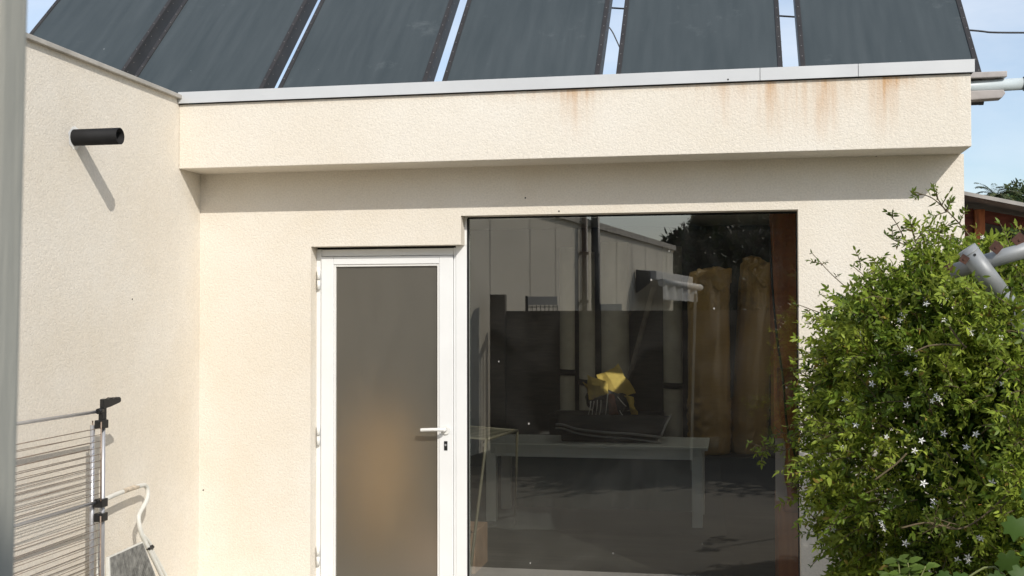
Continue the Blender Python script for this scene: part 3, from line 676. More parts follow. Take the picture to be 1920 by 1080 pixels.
for v in bb.verts:
    an = math.atan2(v.co.y - BY, v.co.x - c0.x); q_ = 1 + .10 * math.sin(an * 17 + 3 * noise3(v.co, 6)) * noise3((an * 2, 0, v.co.z * 4), 1.); v.co.x = c0.x + (v.co.x - c0.x) * q_; v.co.y = BY + (v.co.y - BY) * q_
crumple(bb, .035, 8)
for v in bb.verts: v.co.z = max(v.co.z, .692)
m_ = MB(); m_.add(bb); m_.build('black_lower', 'bag_black', bag)
def patch(name, poly, dy, material, bulge=.05, n=9):
    n = 3 if 'yellow' in name else 4
    """crumpled sheet spanning a quad of picture corners, bulging towards the viewer"""
    q = [BP(*c_, dy) for c_ in poly]
    def fn(u, v):
        p_ = lerp(lerp(q[0], q[1], u), lerp(q[3], q[2], u), v)
        return p_ + Vector((0, -bulge * math.sin(u * math.pi) * math.sin((.15 + v * .85) * math.pi) + .04 * v, 0))
    b = grid_mesh(fn, n * 2, n * 2); crumple(b, .024, 12)
    bmesh.ops.recalc_face_normals(b, faces=b.faces); bmesh.ops.solidify(b, geom=b.faces[:], thickness=.004)
    mm = MB(); mm.add(b); return mm.build(name, material, bag)
patch('yellow_flap', [(1118, 704), (1159, 684), (1192, 737), (1147, 750)], -.15, 'bag_yellow', .025, 7)
patch('yellow_flap', [(1100, 702), (1140, 716), (1138, 738), (1103, 750)], -.26, 'bag_yellow', .04, 6)
patch('yellow_fold', [(1094, 716), (1110, 726), (1106, 748), (1104, 740)], -.20, 'bag_yellow', .01, 5)
patch('yellow_fold', [(1172, 742), (1187, 746), (1194, 780), (1186, 780)], -.17, 'bag_yellow', .03, 5)
for (p0_, p1_) in (((1108, 752), (1103, 778)), ((1114, 752), (1110, 779)), ((1120, 750), (1117, 779)), ((1127, 750), (1124, 779)), ((1139, 738), (1135, 778)), ((1158, 744), (1174, 762)), ((1162, 770), (1168, 779))):
    a_ = BP(*p0_, -.245); b_ = BP(*p1_, -.265); m_ = MB(); m_.tube(smooth_path([a_, lerp(a_, b_, .5) + Vector((random.uniform(-.006, .006), -.012, 0)), b_], 3), .0045, 5); m_.build('glint_stripe', 'white_plastic', bag)  # pale strips stand in for glints on the black folds
patch('brown_lining', [(1140, 738), (1152, 742), (1160, 779), (1141, 778)], -.205, 'bag_brown', .03, 5)
# wrapped rolls
def roll(name, cx, cy, z0, z1, r, lean, label, seed, peak):
    root = tag(empty(name, (cx, cy, z0)), label, 'wrapped roll', 'gold cloth-wrapped rolls standing by the low table')
    from mathutils import noise
    b = bmesh.new(); nz, ns = 70, 48; rings = []
    for i in range(nz):
        t = i / (nz - 1); z = z0 + (z1 - z0) * t; ring = []
        for k in range(ns):
            an = 2 * math.pi * k / ns; d = Vector((math.cos(an), math.sin(an), 0))
            rr = r * (1 + .05 * noise.noise(Vector((d.x * 1.5, d.y * 1.5, z * 1.2 + seed))))
            rr += .012 * noise.noise(Vector((d.x * 5 + seed, d.y * 5, z * 3)))
            rr += .014 * abs(noise.noise(Vector((d.x * 3, d.y * 3 + seed, z * 14)))) * (2.2 if t < .3 else .35)
            if t > .70: rr += .016 * ((t - .70) / .30) * math.sin(an * 11 + 2.5 * noise.noise(Vector((d.x * 2, d.y * 2, z * 2 + seed))))
            if t > .86:
                q = (t - .86) / .14
                rr *= 1 - .16 * q * q;  rr += .035 * q * math.sin(an * 5 + seed) * noise.noise(Vector((d.x * 2, d.y * 2, seed))) * 2
                rr += .03 * q * noise.noise(Vector((d.x * 6, d.y * 6, z * 9)))
            if t < .06: rr *= .9 + .1 * t / .06
            zz = z + (peak * q * max(0, math.cos(an - seed)) if t > .86 else 0)
            ring.append(b.verts.new((cx + lean * (t - .5) + d.x * rr, cy + d.y * rr, zz)))
        rings.append(ring)
    for i in range(nz - 1):
        for k in range(ns): b.faces.new((rings[i][k], rings[i][(k + 1) % ns], rings[i + 1][(k + 1) % ns], rings[i + 1][k]))
    # gathered top, sunk in the middle
    prev = rings[-1]
    for s, dz in ((.75, .01), (.45, -.05), (.12, -.10)):
        ring = []
        for k in range(ns):
            p_ = rings[-1][k].co; cxx = cx + lean * .5
            ring.append(b.verts.new((cxx + (p_.x - cxx) * s, cy + (p_.y - cy) * s, p_.z + dz + .018 * noise.noise(Vector((k * .6, s * 4, seed))))))
        for k in range(ns): b.faces.new((prev[k], prev[(k + 1) % ns], ring[(k + 1) % ns], ring[k]))
        prev = ring
    b.faces.new(prev); b.faces.new(rings[0][::-1]); bmesh.ops.recalc_face_normals(b, faces=b.faces)
    mm = MB(); mm.add(b); mm.build('cloth_wrap', 'gold_cloth', root, True)
    # gathered flap of loose cloth near the top, towards the viewer
    def fn(u, v):
        x = cx + lean * .45 + (u - .35) * r * 1.7; y = cy - math.sqrt(max(r * r * 1.02 - ((u - .35) * r * 1.5) ** 2, .0004)) - .02 * math.sin(u * 9 + seed) * v
        return Vector((x, y, z1 + .02 - v * .22 * (1 - abs(u - .6)) + .012 * math.sin(u * 14 + seed)))
    bq = grid_mesh(fn, 18, 10); crumple(bq, .03, 9); bmesh.ops.solidify(bq, geom=bq.faces[:], thickness=.004)
    mm = MB(); mm.add(bq); mm.build('loose_flap', 'gold_cloth', root, True)
    return root
roll('wrapped_roll', -.235, 5.0, .36, 2.17, .205, -.0, 'gold cloth-wrapped roll nearer the yellow bag, shorter of the two', 1.0, .05)
roll('wrapped_roll', .20, 5.1, .36, 2.22, .178, .12, 'gold cloth-wrapped roll nearer the orange panel, with pointed gathered top', 4.2, .10)
m_ = MB(); m_.box((-.55, 4.70, 0), (.60, 5.5, .358), .01); tag(m_.build('plinth_box', 'chest_dark'), 'low dark box under the two gold wrapped rolls', 'box')
# pale tubes with black collars at the back
for (pxa, pxb, ring, lab, ztop) in ((1050, 1078, 697, 'pale tube with high black collar, first from the dark fence post reflection', 2.5), (1086, 1116, 716, 'pale tube with black collar directly behind the yellow bag flaps', 2.45), (1128, 1180, 0, 'broad pale tube without collar, between the collared tubes', 2.55), (1244, 1280, 722, 'pale tube with low black collar beside the gold rolls', 2.5)):
    a = on_y(pxa, 700, 6.12); b = on_y(pxb, 700, 6.12); cx = (a.x + b.x) / 2; r = (b.x - a.x) / 2
    t_ = tag(empty('storage_tube', (cx, 6.12, 0)), lab, 'tube', 'pale tubes standing against the back wall')
    m_ = MB(); m_.pipe((cx, 6.12, 0), (cx, 6.12, ztop), r, .006, 28); m_.build('tube_body', 'pale_card', t_)
    if ring:
        zc = on_y(pxa, ring, 6.12).z; m_ = MB(); m_.tube([(cx - .004, 6.12, zc - .035), (cx, 6.12, zc + .03)], r + .009, 24); m_.build('collar', 'black_rubber', t_)
m_ = MB(); a = on_y(1212, 588, 6.0); b = on_y(1166, 760, 5.95); d = (b - a).normalized()
m_.tube([a - d * .3, b + d * .3], .035, 4); tag(m_.build('leaning_plank', 'weathered_plank'), 'thin pale plank leaning diagonally behind the yellow bag', 'plank')
# folding airer inside, close to the glass
ia = tag(empty('folding_airer', (-1.6, 1.2, 0)), 'small yellowed wire folding airer standing inside by the door end of the window', 'clothes airer')
P1, P2 = on_y(912, 824, .9), on_y(970, 807, 1.55)
B1 = on_z(880, 1085, 0.006); B2 = on_z(965, 985, .006)
P3 = Vector((P1.x - .55, P1.y + .05, P1.z + .03)); P4 = Vector((P2.x - .55, P2.y + .05, P2.z + .03))
m_ = MB(); m_.tube(smooth_path([B1, lerp(B1, P1, .5), P1], 3), .010, 10); m_.tube([P1, P2], .010, 10); m_.tube([P2, lerp(P2, B2, .5), B2], .009, 10); m_.tube([P3, P4], .009, 10); m_.tube([P1, P3], .007, 8); m_.tube([P2, P4], .007, 8); m_.build('airer_frame', 'airer_yellow', ia)
m_ = MB()
for k in range(1, 8): m_.tube([lerp(P1, P2, k / 8), lerp(P3, P4, k / 8)], .003, 6)
m_.build('wire_rack', 'airer_yellow', ia)
m_ = MB(); m_.tube([P3, Vector((P3.x - .03, P3.y - .1, .006))], .009, 10); m_.build('leg', 'airer_yellow', ia)
m_ = MB(); m_.tube([P4, Vector((P4.x, P4.y + .4, .006))], .009, 10); m_.build('leg', 'airer_yellow', ia)
# cardboard box on the floor by the mullion
q = on_z(884, 1075, 0); bx = tag(empty('cardboard_box', (q.x - .15, q.y + .3, 0)), 'brown cardboard box on the floor just inside the mullion', 'box')
m_ = MB(); m_.box((q.x - .40, q.y - .02, 0), (q.x + .03, q.y + .38, .28), .004); m_.build('carton', 'cardboard', bx)
m_ = MB(); m_.box((q.x - .39, q.y - .025, .281), (q.x + .02, q.y + .18, .287)); m_.build('carton_flap', 'cardboard', bx)
# orange wood cupboard end, pale board and turned leg by the right jamb
OY = .62
x0 = on_y(1450, 600, OY).x
cup = tag(empty('orange_cupboard', (.5, .9, 0)), 'orange-brown wooden cupboard end beside the window jamb', 'cupboard')
z0 = on_y(1470, 822, OY).z
m_ = MB(); m_.box((x0, OY, z0), (.66, 1.25, 2.5), .004); m_.build('cupboard_side', 'orange_wood', cup)
m_ = MB(); m_.box((x0 + .01, OY + .12, on_y(1470, 945, OY).z), (.66, OY + .14, z0 - .002), .002); m_.build('pale_panel', 'pale_board', cup)
m_ = MB(); m_.box((x0 + .02, OY + .01, 0), (.66, 1.2, on_y(1470, 946, OY).z), .004); m_.build('cupboard_plinth', 'orange_wood', cup)
lx = on_y(1478, 880, OY).x
prof = [(690, 26), (760, 24), (800, 19), (828, 13), (845, 10.5), (870, 13), (895, 14), (915, 9.5), (935, 8), (943, 13), (950, 16), (958, 17)]
m_ = MB(); m_.tube([(lx + .02, OY - .04, on_y(1478, yy, OY - .04).z) for yy, _ in prof], [rr * .0034 for _, rr in prof], 20); m_.build('turned_leg', 'orange_wood_dark', cup)
pts = smooth_path([on_y(1442, 425, .45), on_y(1450, 560, .45), on_y(1458, 640, .45), on_y(1468, 710, .45), on_y(1476, 800, .45), on_y(1490, 850, .45), on_y(1497, 880, .6)], 6)
m_ = MB(); m_.tube(pts, .007, 8); tag(m_.build('hanging_cord', 'black_plastic'), 'black cord hanging in front of the orange cupboard', 'cord')
# ochre roll behind the frosted door
oc = tag(empty('ochre_carpet', (-2.2, 1.2, 0)), 'upright ochre carpet roll blurred behind the frosted door', 'carpet roll')
m_ = MB(); m_.tube([(-2.60, 1.72, 0), (-2.60, 1.72, .5), (-2.61, 1.73, .9), (-2.63, 1.74, 1.2)], [.27, .26, .20, .08], 24); m_.build('carpet', 'ochre_cloth', oc)

# ------------------------------------------------------------------ behind the viewer (seen mirrored in the window)
K_ = 11700.
def wall_pt(px):
    z = K_ / (1701 - px); xc = .3442 * z - K_ / 2153
    c, s = math.cos(YAW), math.sin(YAW); X = c * xc - s * z; Yv = -DIST + s * xc + c * z
    return Vector((X, .24 - Yv, 0))
def mir(v): return Vector((v.x, .24 - v.y, v.z))
nb = tag(empty('outbuilding', (-2.3, -13, 0)), 'pale panel-clad outbuilding seen mirrored in the window', 'building')
W0, W1 = wall_pt(862), wall_pt(1262); dirw = (W1 - W0).normalized(); nrmw = Vector((-dirw.y, dirw.x, 0))
if nrmw.x < 0: nrmw = -nrmw
HB = 3.26
m_ = MB(); m_.prism([W0, W1, W1 - nrmw * 4, W0 - nrmw * 4], (0, 0, HB - .0)); m_.build('clad_wall', 'cladding', nb)
for px in (919, 994, 1042, 1084, 1125, 1156, 1185, 1210, 1232, 1250):
    m_ = MB(); q = wall_pt(px); m_.prism([q + dirw * .012 + nrmw * .002, q - dirw * .012 + nrmw * .002, q - dirw * .012 + nrmw * .004, q + dirw * .012 + nrmw * .004], (0, 0, HB - .01)); m_.build('panel_seam', 'cladding_seam', nb)
m_ = MB(); m_.prism([W0 + nrmw * .06 + Vector((0, 0, HB)), W1 + nrmw * .06 + dirw * .06 + Vector((0, 0, HB)), W1 - nrmw * 4.1 + dirw * .06 + Vector((0, 0, HB)), W0 - nrmw * 4.1 + Vector((0, 0, HB))], (0, 0, .11)); m_.build('roof_edge', 'coping_stone', nb)
def vpipe(px, r, offs, material, name, z1=HB + .6):
    q = wall_pt(px) + nrmw * offs; m_ = MB(); m_.tube([q, q + Vector((0, 0, z1))], r, 12)
    for zc in (1.95, 2.75): m_.box(q + Vector((-.07, -.06, zc)), q + Vector((.07, .06, zc + .05)))
    return m_.build(name, material, nb)
vpipe(1086, .045, .09, 'pole_brown', 'downpipe'); vpipe(1104, .075, .12, 'pole_dark', 'downpipe')
m_ = MB(); q = wall_pt(1092) + nrmw * .06; m_.tube([q, q + Vector((0, 0, HB))], .03, 8); m_.build('downpipe', 'awning_white', nb)
# awning cassette
aw = tag(empty('awning', (-1.6, -18, 2.4)), 'white rolled awning with fringed valance mirrored in the window, on the outbuilding wall', 'awning')
a, b = wall_pt(1192), wall_pt(1266)
m_ = MB(); m_.prism([a + nrmw * .10 + Vector((0, 0, 2.48)), a + nrmw * .42 + Vector((0, 0, 2.46)), a + nrmw * .42 + Vector((0, 0, 2.64)), a + nrmw * .10 + Vector((0, 0, 2.66))], b - a, bev=.02); m_.build('awning_cassette', 'awning_white', aw)
m_ = MB(); m_.tube([a + nrmw * .52 + Vector((0, 0, 2.40)), b + nrmw * .55 + dirw * .2 + Vector((0, 0, 2.40))], .075, 12); m_.build('front_bar', 'awning_white', aw)
def val(u, v): return a + (b - a) * u + nrmw * (.55 + .03 * math.sin(u * 30)) + Vector((0, 0, 2.36 - .30 * v + (.007 * math.sin(u * 90) if v > .9 else 0)))
m_ = MB(); m_.add(grid_mesh(val, 60, 5)); m_.build('valance', 'awning_white', aw)
m_ = MB(); m_.prism([a + nrmw * .03 + Vector((0, 0, 2.2)), a + nrmw * .3 + Vector((0, 0, 2.4)), a + nrmw * .3 + Vector((0, 0, 2.62)), a + nrmw * .03 + Vector((0, 0, 2.66))], dirw * -.12); m_.build('end_bracket', 'pole_dark', aw)
# overhead wire at the outbuilding
m_ = MB(); m_.tube([mir(on_y(1040, 392, 12)), mir(on_y(1065, 405, 12)), mir(on_y(1098, 420, 12))], .012, 6); tag(m_.build('yard_wire', 'pole_dark'), 'thin dark wire slung to the mirrored downpipes at the window top', 'wire')
m_ = MB(); m_.tube([mir(on_y(938, 404, 11)), mir(on_y(920, 470, 9))], .010, 6); tag(m_.build('yard_wire', 'pole_dark'), 'slanting wire mirrored at the mullion side of the window', 'wire')
# board fence behind the viewer
FNY = -7.45
fz = 1.80
fence = tag(empty('board_fence', (0, FNY, 0)), 'dark horizontal board fence mirrored across the window', 'fence')
xl = mir(on_y(948, 583, .24 - FNY)).x
zz = -.05; k = 0
m_ = MB()
while zz < fz - .02:
    h = min(.148, fz - zz); m_.box((xl, FNY - .012 + .006 * (k % 2), zz - .008), (5.5, FNY + .012 + .006 * (k % 2), zz + h), .003); zz += .15; k += 1
m_.build('boards', 'dark_board', fence)
xp = mir(on_y(922, 583, .24 - FNY)).x
for px0 in (xp, 1.5, 3.5):
    m_ = MB(); m_.box((px0, FNY + .02 if px0 != xp else FNY - .03, 0), (px0 + .19 if px0 == xp else px0 + .1, FNY + .10, 2.01 if px0 == xp else 1.78), .006); m_.build('fence_post', 'dark_board', fence)
# two perforated boards with mesh behind the fence
for (pxa, pxb, py, lab, yv) in ((990, 1045, 556, 'pale board with square wire mesh above the mirrored fence, nearer the fence post', 8.4), (1126, 1166, 570, 'pale board just showing above the mirrored fence beside the downpipes', 8.4)):
    a = mir(on_y(pxa, py, yv)); b = mir(on_y(pxb, py + 6, yv))
    t_ = tag(empty('mesh_board', (a.x, a.y, 0)), lab, 'board')
    m_ = MB(); m_.box((a.x, a.y - .01, a.z - .115), (b.x, a.y + .01, a.z), .003); m_.build('board', 'awning_white', t_)
    m_ = MB(); m_.box((a.x - .035, a.y - .02, 0), (a.x - .002, a.y + .02, a.z + .01), .003); m_.build('stake', 'pole_dark', t_)
    m_ = MB()
    for k in range(8): x = a.x + (b.x - a.x) * k / 7; m_.tube([(x, a.y, .4), (x, a.y, a.z - .116)], .006, 5)
    for k in range(12): z = a.z - .14 - k * .07; m_.tube([(a.x, a.y, z), (b.x, a.y, z)], .006, 5)
    m_.build('wire_mesh', 'mesh_wire', t_)

# ------------------------------------------------------------------ foliage
def leaves_mesh(name, centers, dirs, normals, lens, widths, tints, material, parent=None, curl=.18):
    """each leaf: a pointed blade of two folded halves (6 verts, 4 faces)"""
    C = np.asarray(centers); D = np.asarray(dirs); N = np.asarray(normals)
    D = D / np.linalg.norm(D, axis=1, keepdims=True)
    S_ = np.cross(D, N); S_ /= (np.linalg.norm(S_, axis=1, keepdims=True) + 1e-9); N = np.cross(S_, D)
    L = np.asarray(lens)[:, None]; Wd = np.asarray(widths)[:, None]; n = len(C)
    V = np.empty((n, 8, 3))
    V[:, 0] = C
    V[:, 1] = C + D * L * .30 + S_ * Wd * .46 + N * Wd * .12
    V[:, 2] = C + D * L * .68 + S_ * Wd * .38 + N * (Wd * .10 - L * curl * .4)
    V[:, 3] = C + D * L - N * L * curl
    V[:, 4] = C + D * L * .68 - S_ * Wd * .38 + N * (Wd * .10 - L * curl * .4)
    V[:, 5] = C + D * L * .30 - S_ * Wd * .46 + N * Wd * .12
    V[:, 6] = C + D * L * .34
    V[:, 7] = C + D * L * .70 - N * L * curl * .4
    base = (np.arange(n) * 8)[:, None]
    quads = np.array([[0, 6, 1, 1], [0, 5, 6, 6], [1, 6, 7, 2], [6, 5, 4, 7], [2, 7, 3, 3], [7, 4, 3, 3]])
    tri = np.array([[0, 6, 1], [0, 5, 6], [2, 7, 3], [7, 4, 3]]); qd = np.array([[1, 6, 7, 2], [6, 5, 4, 7]])
    T = (base[:, :, None] + tri[None]).reshape(-1, 3); Q = (base[:, :, None] + qd[None]).reshape(-1, 4)
    me = bpy.data.meshes.new(name); nl = T.size + Q.size
    me.vertices.add(n * 8); me.vertices.foreach_set('co', V.reshape(-1))
    me.loops.add(nl); me.loops.foreach_set('vertex_index', np.concatenate([T.reshape(-1), Q.reshape(-1)]).astype(np.int32))
    npoly = len(T) + len(Q); me.polygons.add(npoly)
    st = np.concatenate([np.arange(len(T)) * 3, T.size + np.arange(len(Q)) * 4]).astype(np.int32)
    me.polygons.foreach_set('loop_start', st)
    me.update(calc_edges=True); me.validate()
    at = me.attributes.new('tint', 'FLOAT_COLOR', 'POINT')
    colr = np.ones((n, 8, 4)); colr[:, :, :3] = np.asarray(tints)[:, None, :]
    at.data.foreach_set('color', colr.reshape(-1))
    return link(name, me, material, parent, True)
def tint(n, dark, light, power=1.):
    t = rng.random(n)[:, None] ** power; return np.array(dark) * (1 - t) + np.array(light) * t + rng.normal(0, .006, (n, 3)).clip(-.01, .02)

bush = tag(empty('jasmine_bush', (1.3, -1.5, 0)), 'large flowering white jasmine bush in front of the wall beside the window', 'bush')
ELL = [((1.24, -1.55, 1.12), (.90, .75, .60)), ((1.22, -1.45, 1.58), (.62, .6, .38)), ((.92, -1.4, 1.45), (.50, .5, .42)), ((1.55, -1.6, .62), (.86, .75, .62)), ((.93, -1.5, .85), (.46, .5, .50)), ((1.9, -1.5, 1.15), (.7, .7, .6))]
def inside(p_, grow=1.):
    for c, r in ELL:
        if sum(((p_[i] - c[i]) / (r[i] * grow)) ** 2 for i in range(3)) < 1: return True
    return False
LC, LD, LN, LL, LW, LT = [], [], [], [], [], []
stems = MB()
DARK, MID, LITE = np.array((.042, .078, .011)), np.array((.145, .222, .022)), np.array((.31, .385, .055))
def add_leaf(c, d, n, l, w_, t): LC.append(c); LD.append(d); LN.append(n); LL.append(l); LW.append(w_); LT.append(t)
def sprig(p0, d, length, tone, lsz=1., stem=False, droop=.5):
    """a curving shoot with opposite pinnate leaflets"""
    d = np.array(d) / np.linalg.norm(d); n = max(4, int(length / .016)); p_ = np.array(p0, float); pts = [p_.copy()]
    side = np.cross(d, rng.normal(size=3)); side /= np.linalg.norm(side)
    for i in range(n):
        d = d + np.array((0, 0, -droop / n)) + rng.normal(0, .05, 3); d /= np.linalg.norm(d)
        p_ = p_ + d * length / n; pts.append(p_.copy())
        if i == 0 and n > 5: continue
        side = side - d * side.dot(d); side /= np.linalg.norm(side); up = np.cross(side, d)
        if up[2] < 0: up = -up
        for sg in (-1, 1):
            if rng.random() < .12: continue
            ld = d * .55 + side * sg * .8 + up * rng.normal(.05, .25); nn = up + rng.normal(0, .35, 3)
            l = lsz * rng.uniform(.022, .048) * (1 - .35 * i / n)
            add_leaf(p_, ld, nn, l, l * rng.uniform(.32, .46), (np.array((.34, .26, .06)) * rng.uniform(.5, 1.1) if rng.random() < .02 else tone * rng.uniform(.65, 1.35) + np.array((rng.uniform(-.005, .012), 0, 0))))
        if rng.random() < .5: side = np.cross(d, side)
    add_leaf(p_, d, np.cross(side, d), lsz * .034, lsz * .012, tone * 1.1)
    if stem: stems.tube([Vector(q) for q in pts], [.0028 * (1 - .6 * k / len(pts)) for k in range(len(pts))], 5)
    return pts
cnt = 0
while cnt < 5200:
    c, r = ELL[rng.integers(len(ELL))]
    v = rng.normal(size=3); v /= np.linalg.norm(v)
    if v[1] > .35 and rng.random() < .75: continue
    depth = 1 - abs(rng.normal(0, .14)); p_ = np.array(c) + v * np.array(r) * depth
    if p_[2] < .05 or inside(p_, .80) and rng.random() < .85: continue
    if p_[0] > 1.75 and rng.random() < .6: continue
    out = v / np.array(r); out /= np.linalg.norm(out)
    clump = .5 + .5 * math.sin(p_[0] * 9 + p_[2] * 7 + 2 * math.sin(p_[2] * 5 + p_[1] * 6))
    tt = min(1, max(0, rng.normal(.30 + .45 * clump, .22))); tone = DARK * (1 - tt) + LITE * tt if tt > .5 else DARK * (1 - tt) + MID * 1.3 * tt + LITE * tt * .4
    d = out * .8 + rng.normal(0, .5, 3) + np.array((-.05, -.1, .35))
    sprig(p_, d, rng.uniform(.07, .21), tone, rng.uniform(.85, 1.3), rng.random() < .35); cnt += 1
for _ in range(150):
    c, r = ELL[rng.integers(len(ELL))]; v = rng.normal(size=3); v[1] = -abs(v[1]) * .6; v[0] -= .3; v[2] += .35; v /= np.linalg.norm(v); p_ = np.array(c) + v * np.array(r) * .95
    if inside(p_, .85) or p_[0] > 1.9 or p_[0] < .72 or (p_[0] > .95 and p_[2] > 1.62): continue
    sprig(p_, v + np.array((-.1, -.15, .5)) + rng.normal(0, .25, 3), rng.uniform(.20, .36), MID * .55 + LITE * .5, rng.uniform(.9, 1.25), True, 1.1)
# shoots that grow over the washing-line post
for (xa_, xb_, ya_, yb_, n_, dy_) in ((1715, 1815, 432, 510, 70, -1.5), (1815, 1930, 470, 520, 40, -1.7), (1600, 1720, 500, 560, 45, -1.35), (1520, 1620, 640, 1000, 120, -1.5), (1852, 1900, 572, 630, 50, -2.42), (1893, 1965, 660, 1000, 200, -2.42), (1775, 1815, 525, 550, 14, -2.40)):
    for _ in range(n_):
        p_ = on_y(rng.uniform(xa_, xb_), rng.uniform(ya_, yb_), dy_ + rng.uniform(-.06, .03)); tt = rng.random()
        sprig(np.array(p_), np.array((rng.normal(-.1, .5), -.35, rng.normal(.35, .5))), rng.uniform(.05, .11), DARK * (1 - tt) + LITE * tt * .9 + MID * .2, rng.uniform(.8, 1.1), rng.random() < .3)
# inner darker filling
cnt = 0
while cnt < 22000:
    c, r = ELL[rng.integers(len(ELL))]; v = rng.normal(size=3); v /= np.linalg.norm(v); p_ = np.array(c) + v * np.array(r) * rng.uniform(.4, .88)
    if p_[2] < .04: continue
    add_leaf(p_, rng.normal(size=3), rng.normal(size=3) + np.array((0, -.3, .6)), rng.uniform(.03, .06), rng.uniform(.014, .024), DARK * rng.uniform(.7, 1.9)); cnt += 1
# long shoots (depths differ, most lean away from the wall)
def shoot(pix, ys, tone, lsz=1., r=.0035, dens=.035, leaf_from=.0, material=None):
    pts = smooth_path([on_y(a, b, y) for (a, b), y in zip(pix, ys)], 7)
    stems.tube(pts, [r * (1 - .55 * (1 - k / (len(pts) - 1))) for k in range(len(pts))], 6)
    acc = 0
    for k in range(1, len(pts)):
        acc += (pts[k] - pts[k - 1]).length
        if acc > dens and k / len(pts) >= leaf_from:
            acc = 0; d = np.array(pts[k - 1] - pts[k]); d /= np.linalg.norm(d); sd = np.cross(d, rng.normal(size=3)); sd /= np.linalg.norm(sd)
            for sg in (-1, 1):
                if rng.random() < .25: continue
                if rng.random() < .4: sprig(np.array(pts[k]), sd * sg + d * .6, rng.uniform(.03, .07), tone, lsz * .8, True, .2)
                else: add_leaf(np.array(pts[k]), sd * sg + d * .5 + rng.normal(0, .2, 3), rng.normal(0, .4, 3) + np.array((0, -.5, .8)), lsz * rng.uniform(.022, .04), lsz * rng.uniform(.008, .014), tone * rng.uniform(.7, 1.2))
    for _ in range(4): add_leaf(np.array(pts[0]), np.array(pts[0] - pts[2]) * 8 + rng.normal(0, .5, 3), rng.normal(size=3), .024 * lsz, .009 * lsz, tone)
T1 = np.array((.085, .125, .025)); T2 = np.array((.13, .18, .03))
shoot([(1522, 474), (1560, 515), (1600, 550), (1650, 595), (1700, 640)], [-.8, -.9, -1., -1.1, -1.2], T1, .9, dens=.09)
shoot([(1537, 552), (1575, 562), (1610, 580), (1660, 610)], [-.7, -.8, -.9, -1.0], T1, .9, dens=.06)
shoot([(1493, 570), (1520, 580), (1560, 595), (1610, 620)], [-1.0, -1.0, -1.0, -1.1], T1, .9, dens=.07)
shoot([(1712, 360), (1745, 370), (1770, 390), (1795, 415), (1822, 450), (1840, 500)], [-1.5, -1.5, -1.5, -1.5, -1.5, -1.5], T2, 1.25, .004, dens=.03)
shoot([(1748, 352), (1758, 372), (1775, 398)], [-1.45, -1.5, -1.5], T2, 1.1, dens=.03)
shoot([(1664, 397), (1678, 415), (1692, 440), (1712, 480), (1725, 530)], [-1.2] * 5, T1, 1.1, dens=.03)
shoot([(1661, 440), (1680, 452), (1715, 465), (1760, 480)], [-1.2] * 4, T1, 1.1, dens=.03)
shoot([(1704, 412), (1712, 440), (1722, 470), (1730, 510)], [-1.1] * 4, T1, 1.1, dens=.03)
shoot([(1728, 432), (1735, 460), (1740, 500)], [-1.15] * 3, T1, 1.1, dens=.03)
shoot([(1756, 430), (1760, 455), (1762, 490)], [-1.2] * 3, T2, 1., dens=.03)
shoot([(1600, 500), (1625, 520), (1660, 545)], [-1.0] * 3, T1, 1., dens=.035)
shoot([(1403, 830), (1425, 836), (1450, 838), (1480, 825), (1510, 800), (1560, 770)], [-1.3, -1.3, -1.3, -1.3, -1.35, -1.4], T2 * 1.1, 1.15, .0035, dens=.018)
shoot([(1420, 850), (1440, 842), (1462, 846), (1490, 835), (1530, 800)], [-1.3, -1.3, -1.3, -1.3, -1.35], T2 * 1.1, 1.15, .003, dens=.02)
shoot([(1452, 800), (1470, 812), (1500, 815), (1540, 790)], [-1.3, -1.3, -1.3, -1.4], T1, .9, dens=.035)
shoot([(1487, 690), (1500, 700), (1530, 715), (1570, 720)], [-1.2] * 4, T2, 1., dens=.02)
shoot([(1485, 905), (1500, 910), (1530, 905), (1570, 890)], [-1.2] * 4, T2, 1., dens=.02)
shoot([(1520, 1062), (1535, 1045), (1555, 1010), (1590, 960)], [-.9] * 4, T1, .8, dens=.05)
shoot([(1575, 1072), (1580, 1040), (1590, 1000), (1610, 950)], [-.9] * 4, T1, .8, dens=.05)
# bare green runners over the face of the bush
for pix in ([(1715, 660), (1740, 649), (1770, 646), (1800, 648)], [(1690, 990), (1740, 980), (1790, 992), (1830, 978), (1880, 935), (1930, 885)], [(1780, 612), (1800, 640), (1812, 652)], [(1640, 900), (1680, 870), (1700, 850)]):
    stems.tube(smooth_path([on_y(a, b, -2.35) for a, b in pix], 6), .0035, 6)
for pix in ([(1735, 965), (1750, 985), (1775, 990)], [(1745, 1000), (1760, 985), (1790, 990)], [(1740, 960), (1765, 975), (1800, 985)], [(1850, 945), (1870, 955), (1890, 940)]):
    shoot(pix, [-2.36, -2.35, -2.34], T2, 1., .002, dens=.025)
leaves_mesh('foliage', LC, LD, LN, LL, LW, LT, 'jasmine_leaf', bush)
for k in range(7):
    a = Vector((1.3 + random.uniform(-.25, .25), -1.5 + random.uniform(-.2, .2), 0)); c, r = ELL[k % len(ELL)]; b = Vector(c) + Vector((random.uniform(-.2, .2), random.uniform(-.2, .2), .1))
    stems.tube(smooth_path([a, lerp(a, b, .5) + Vector((random.uniform(-.1, .1), random.uniform(-.1, .1), .05)), b], 5), .012, 8)
stems.build('stems', 'stem_brown', bush)
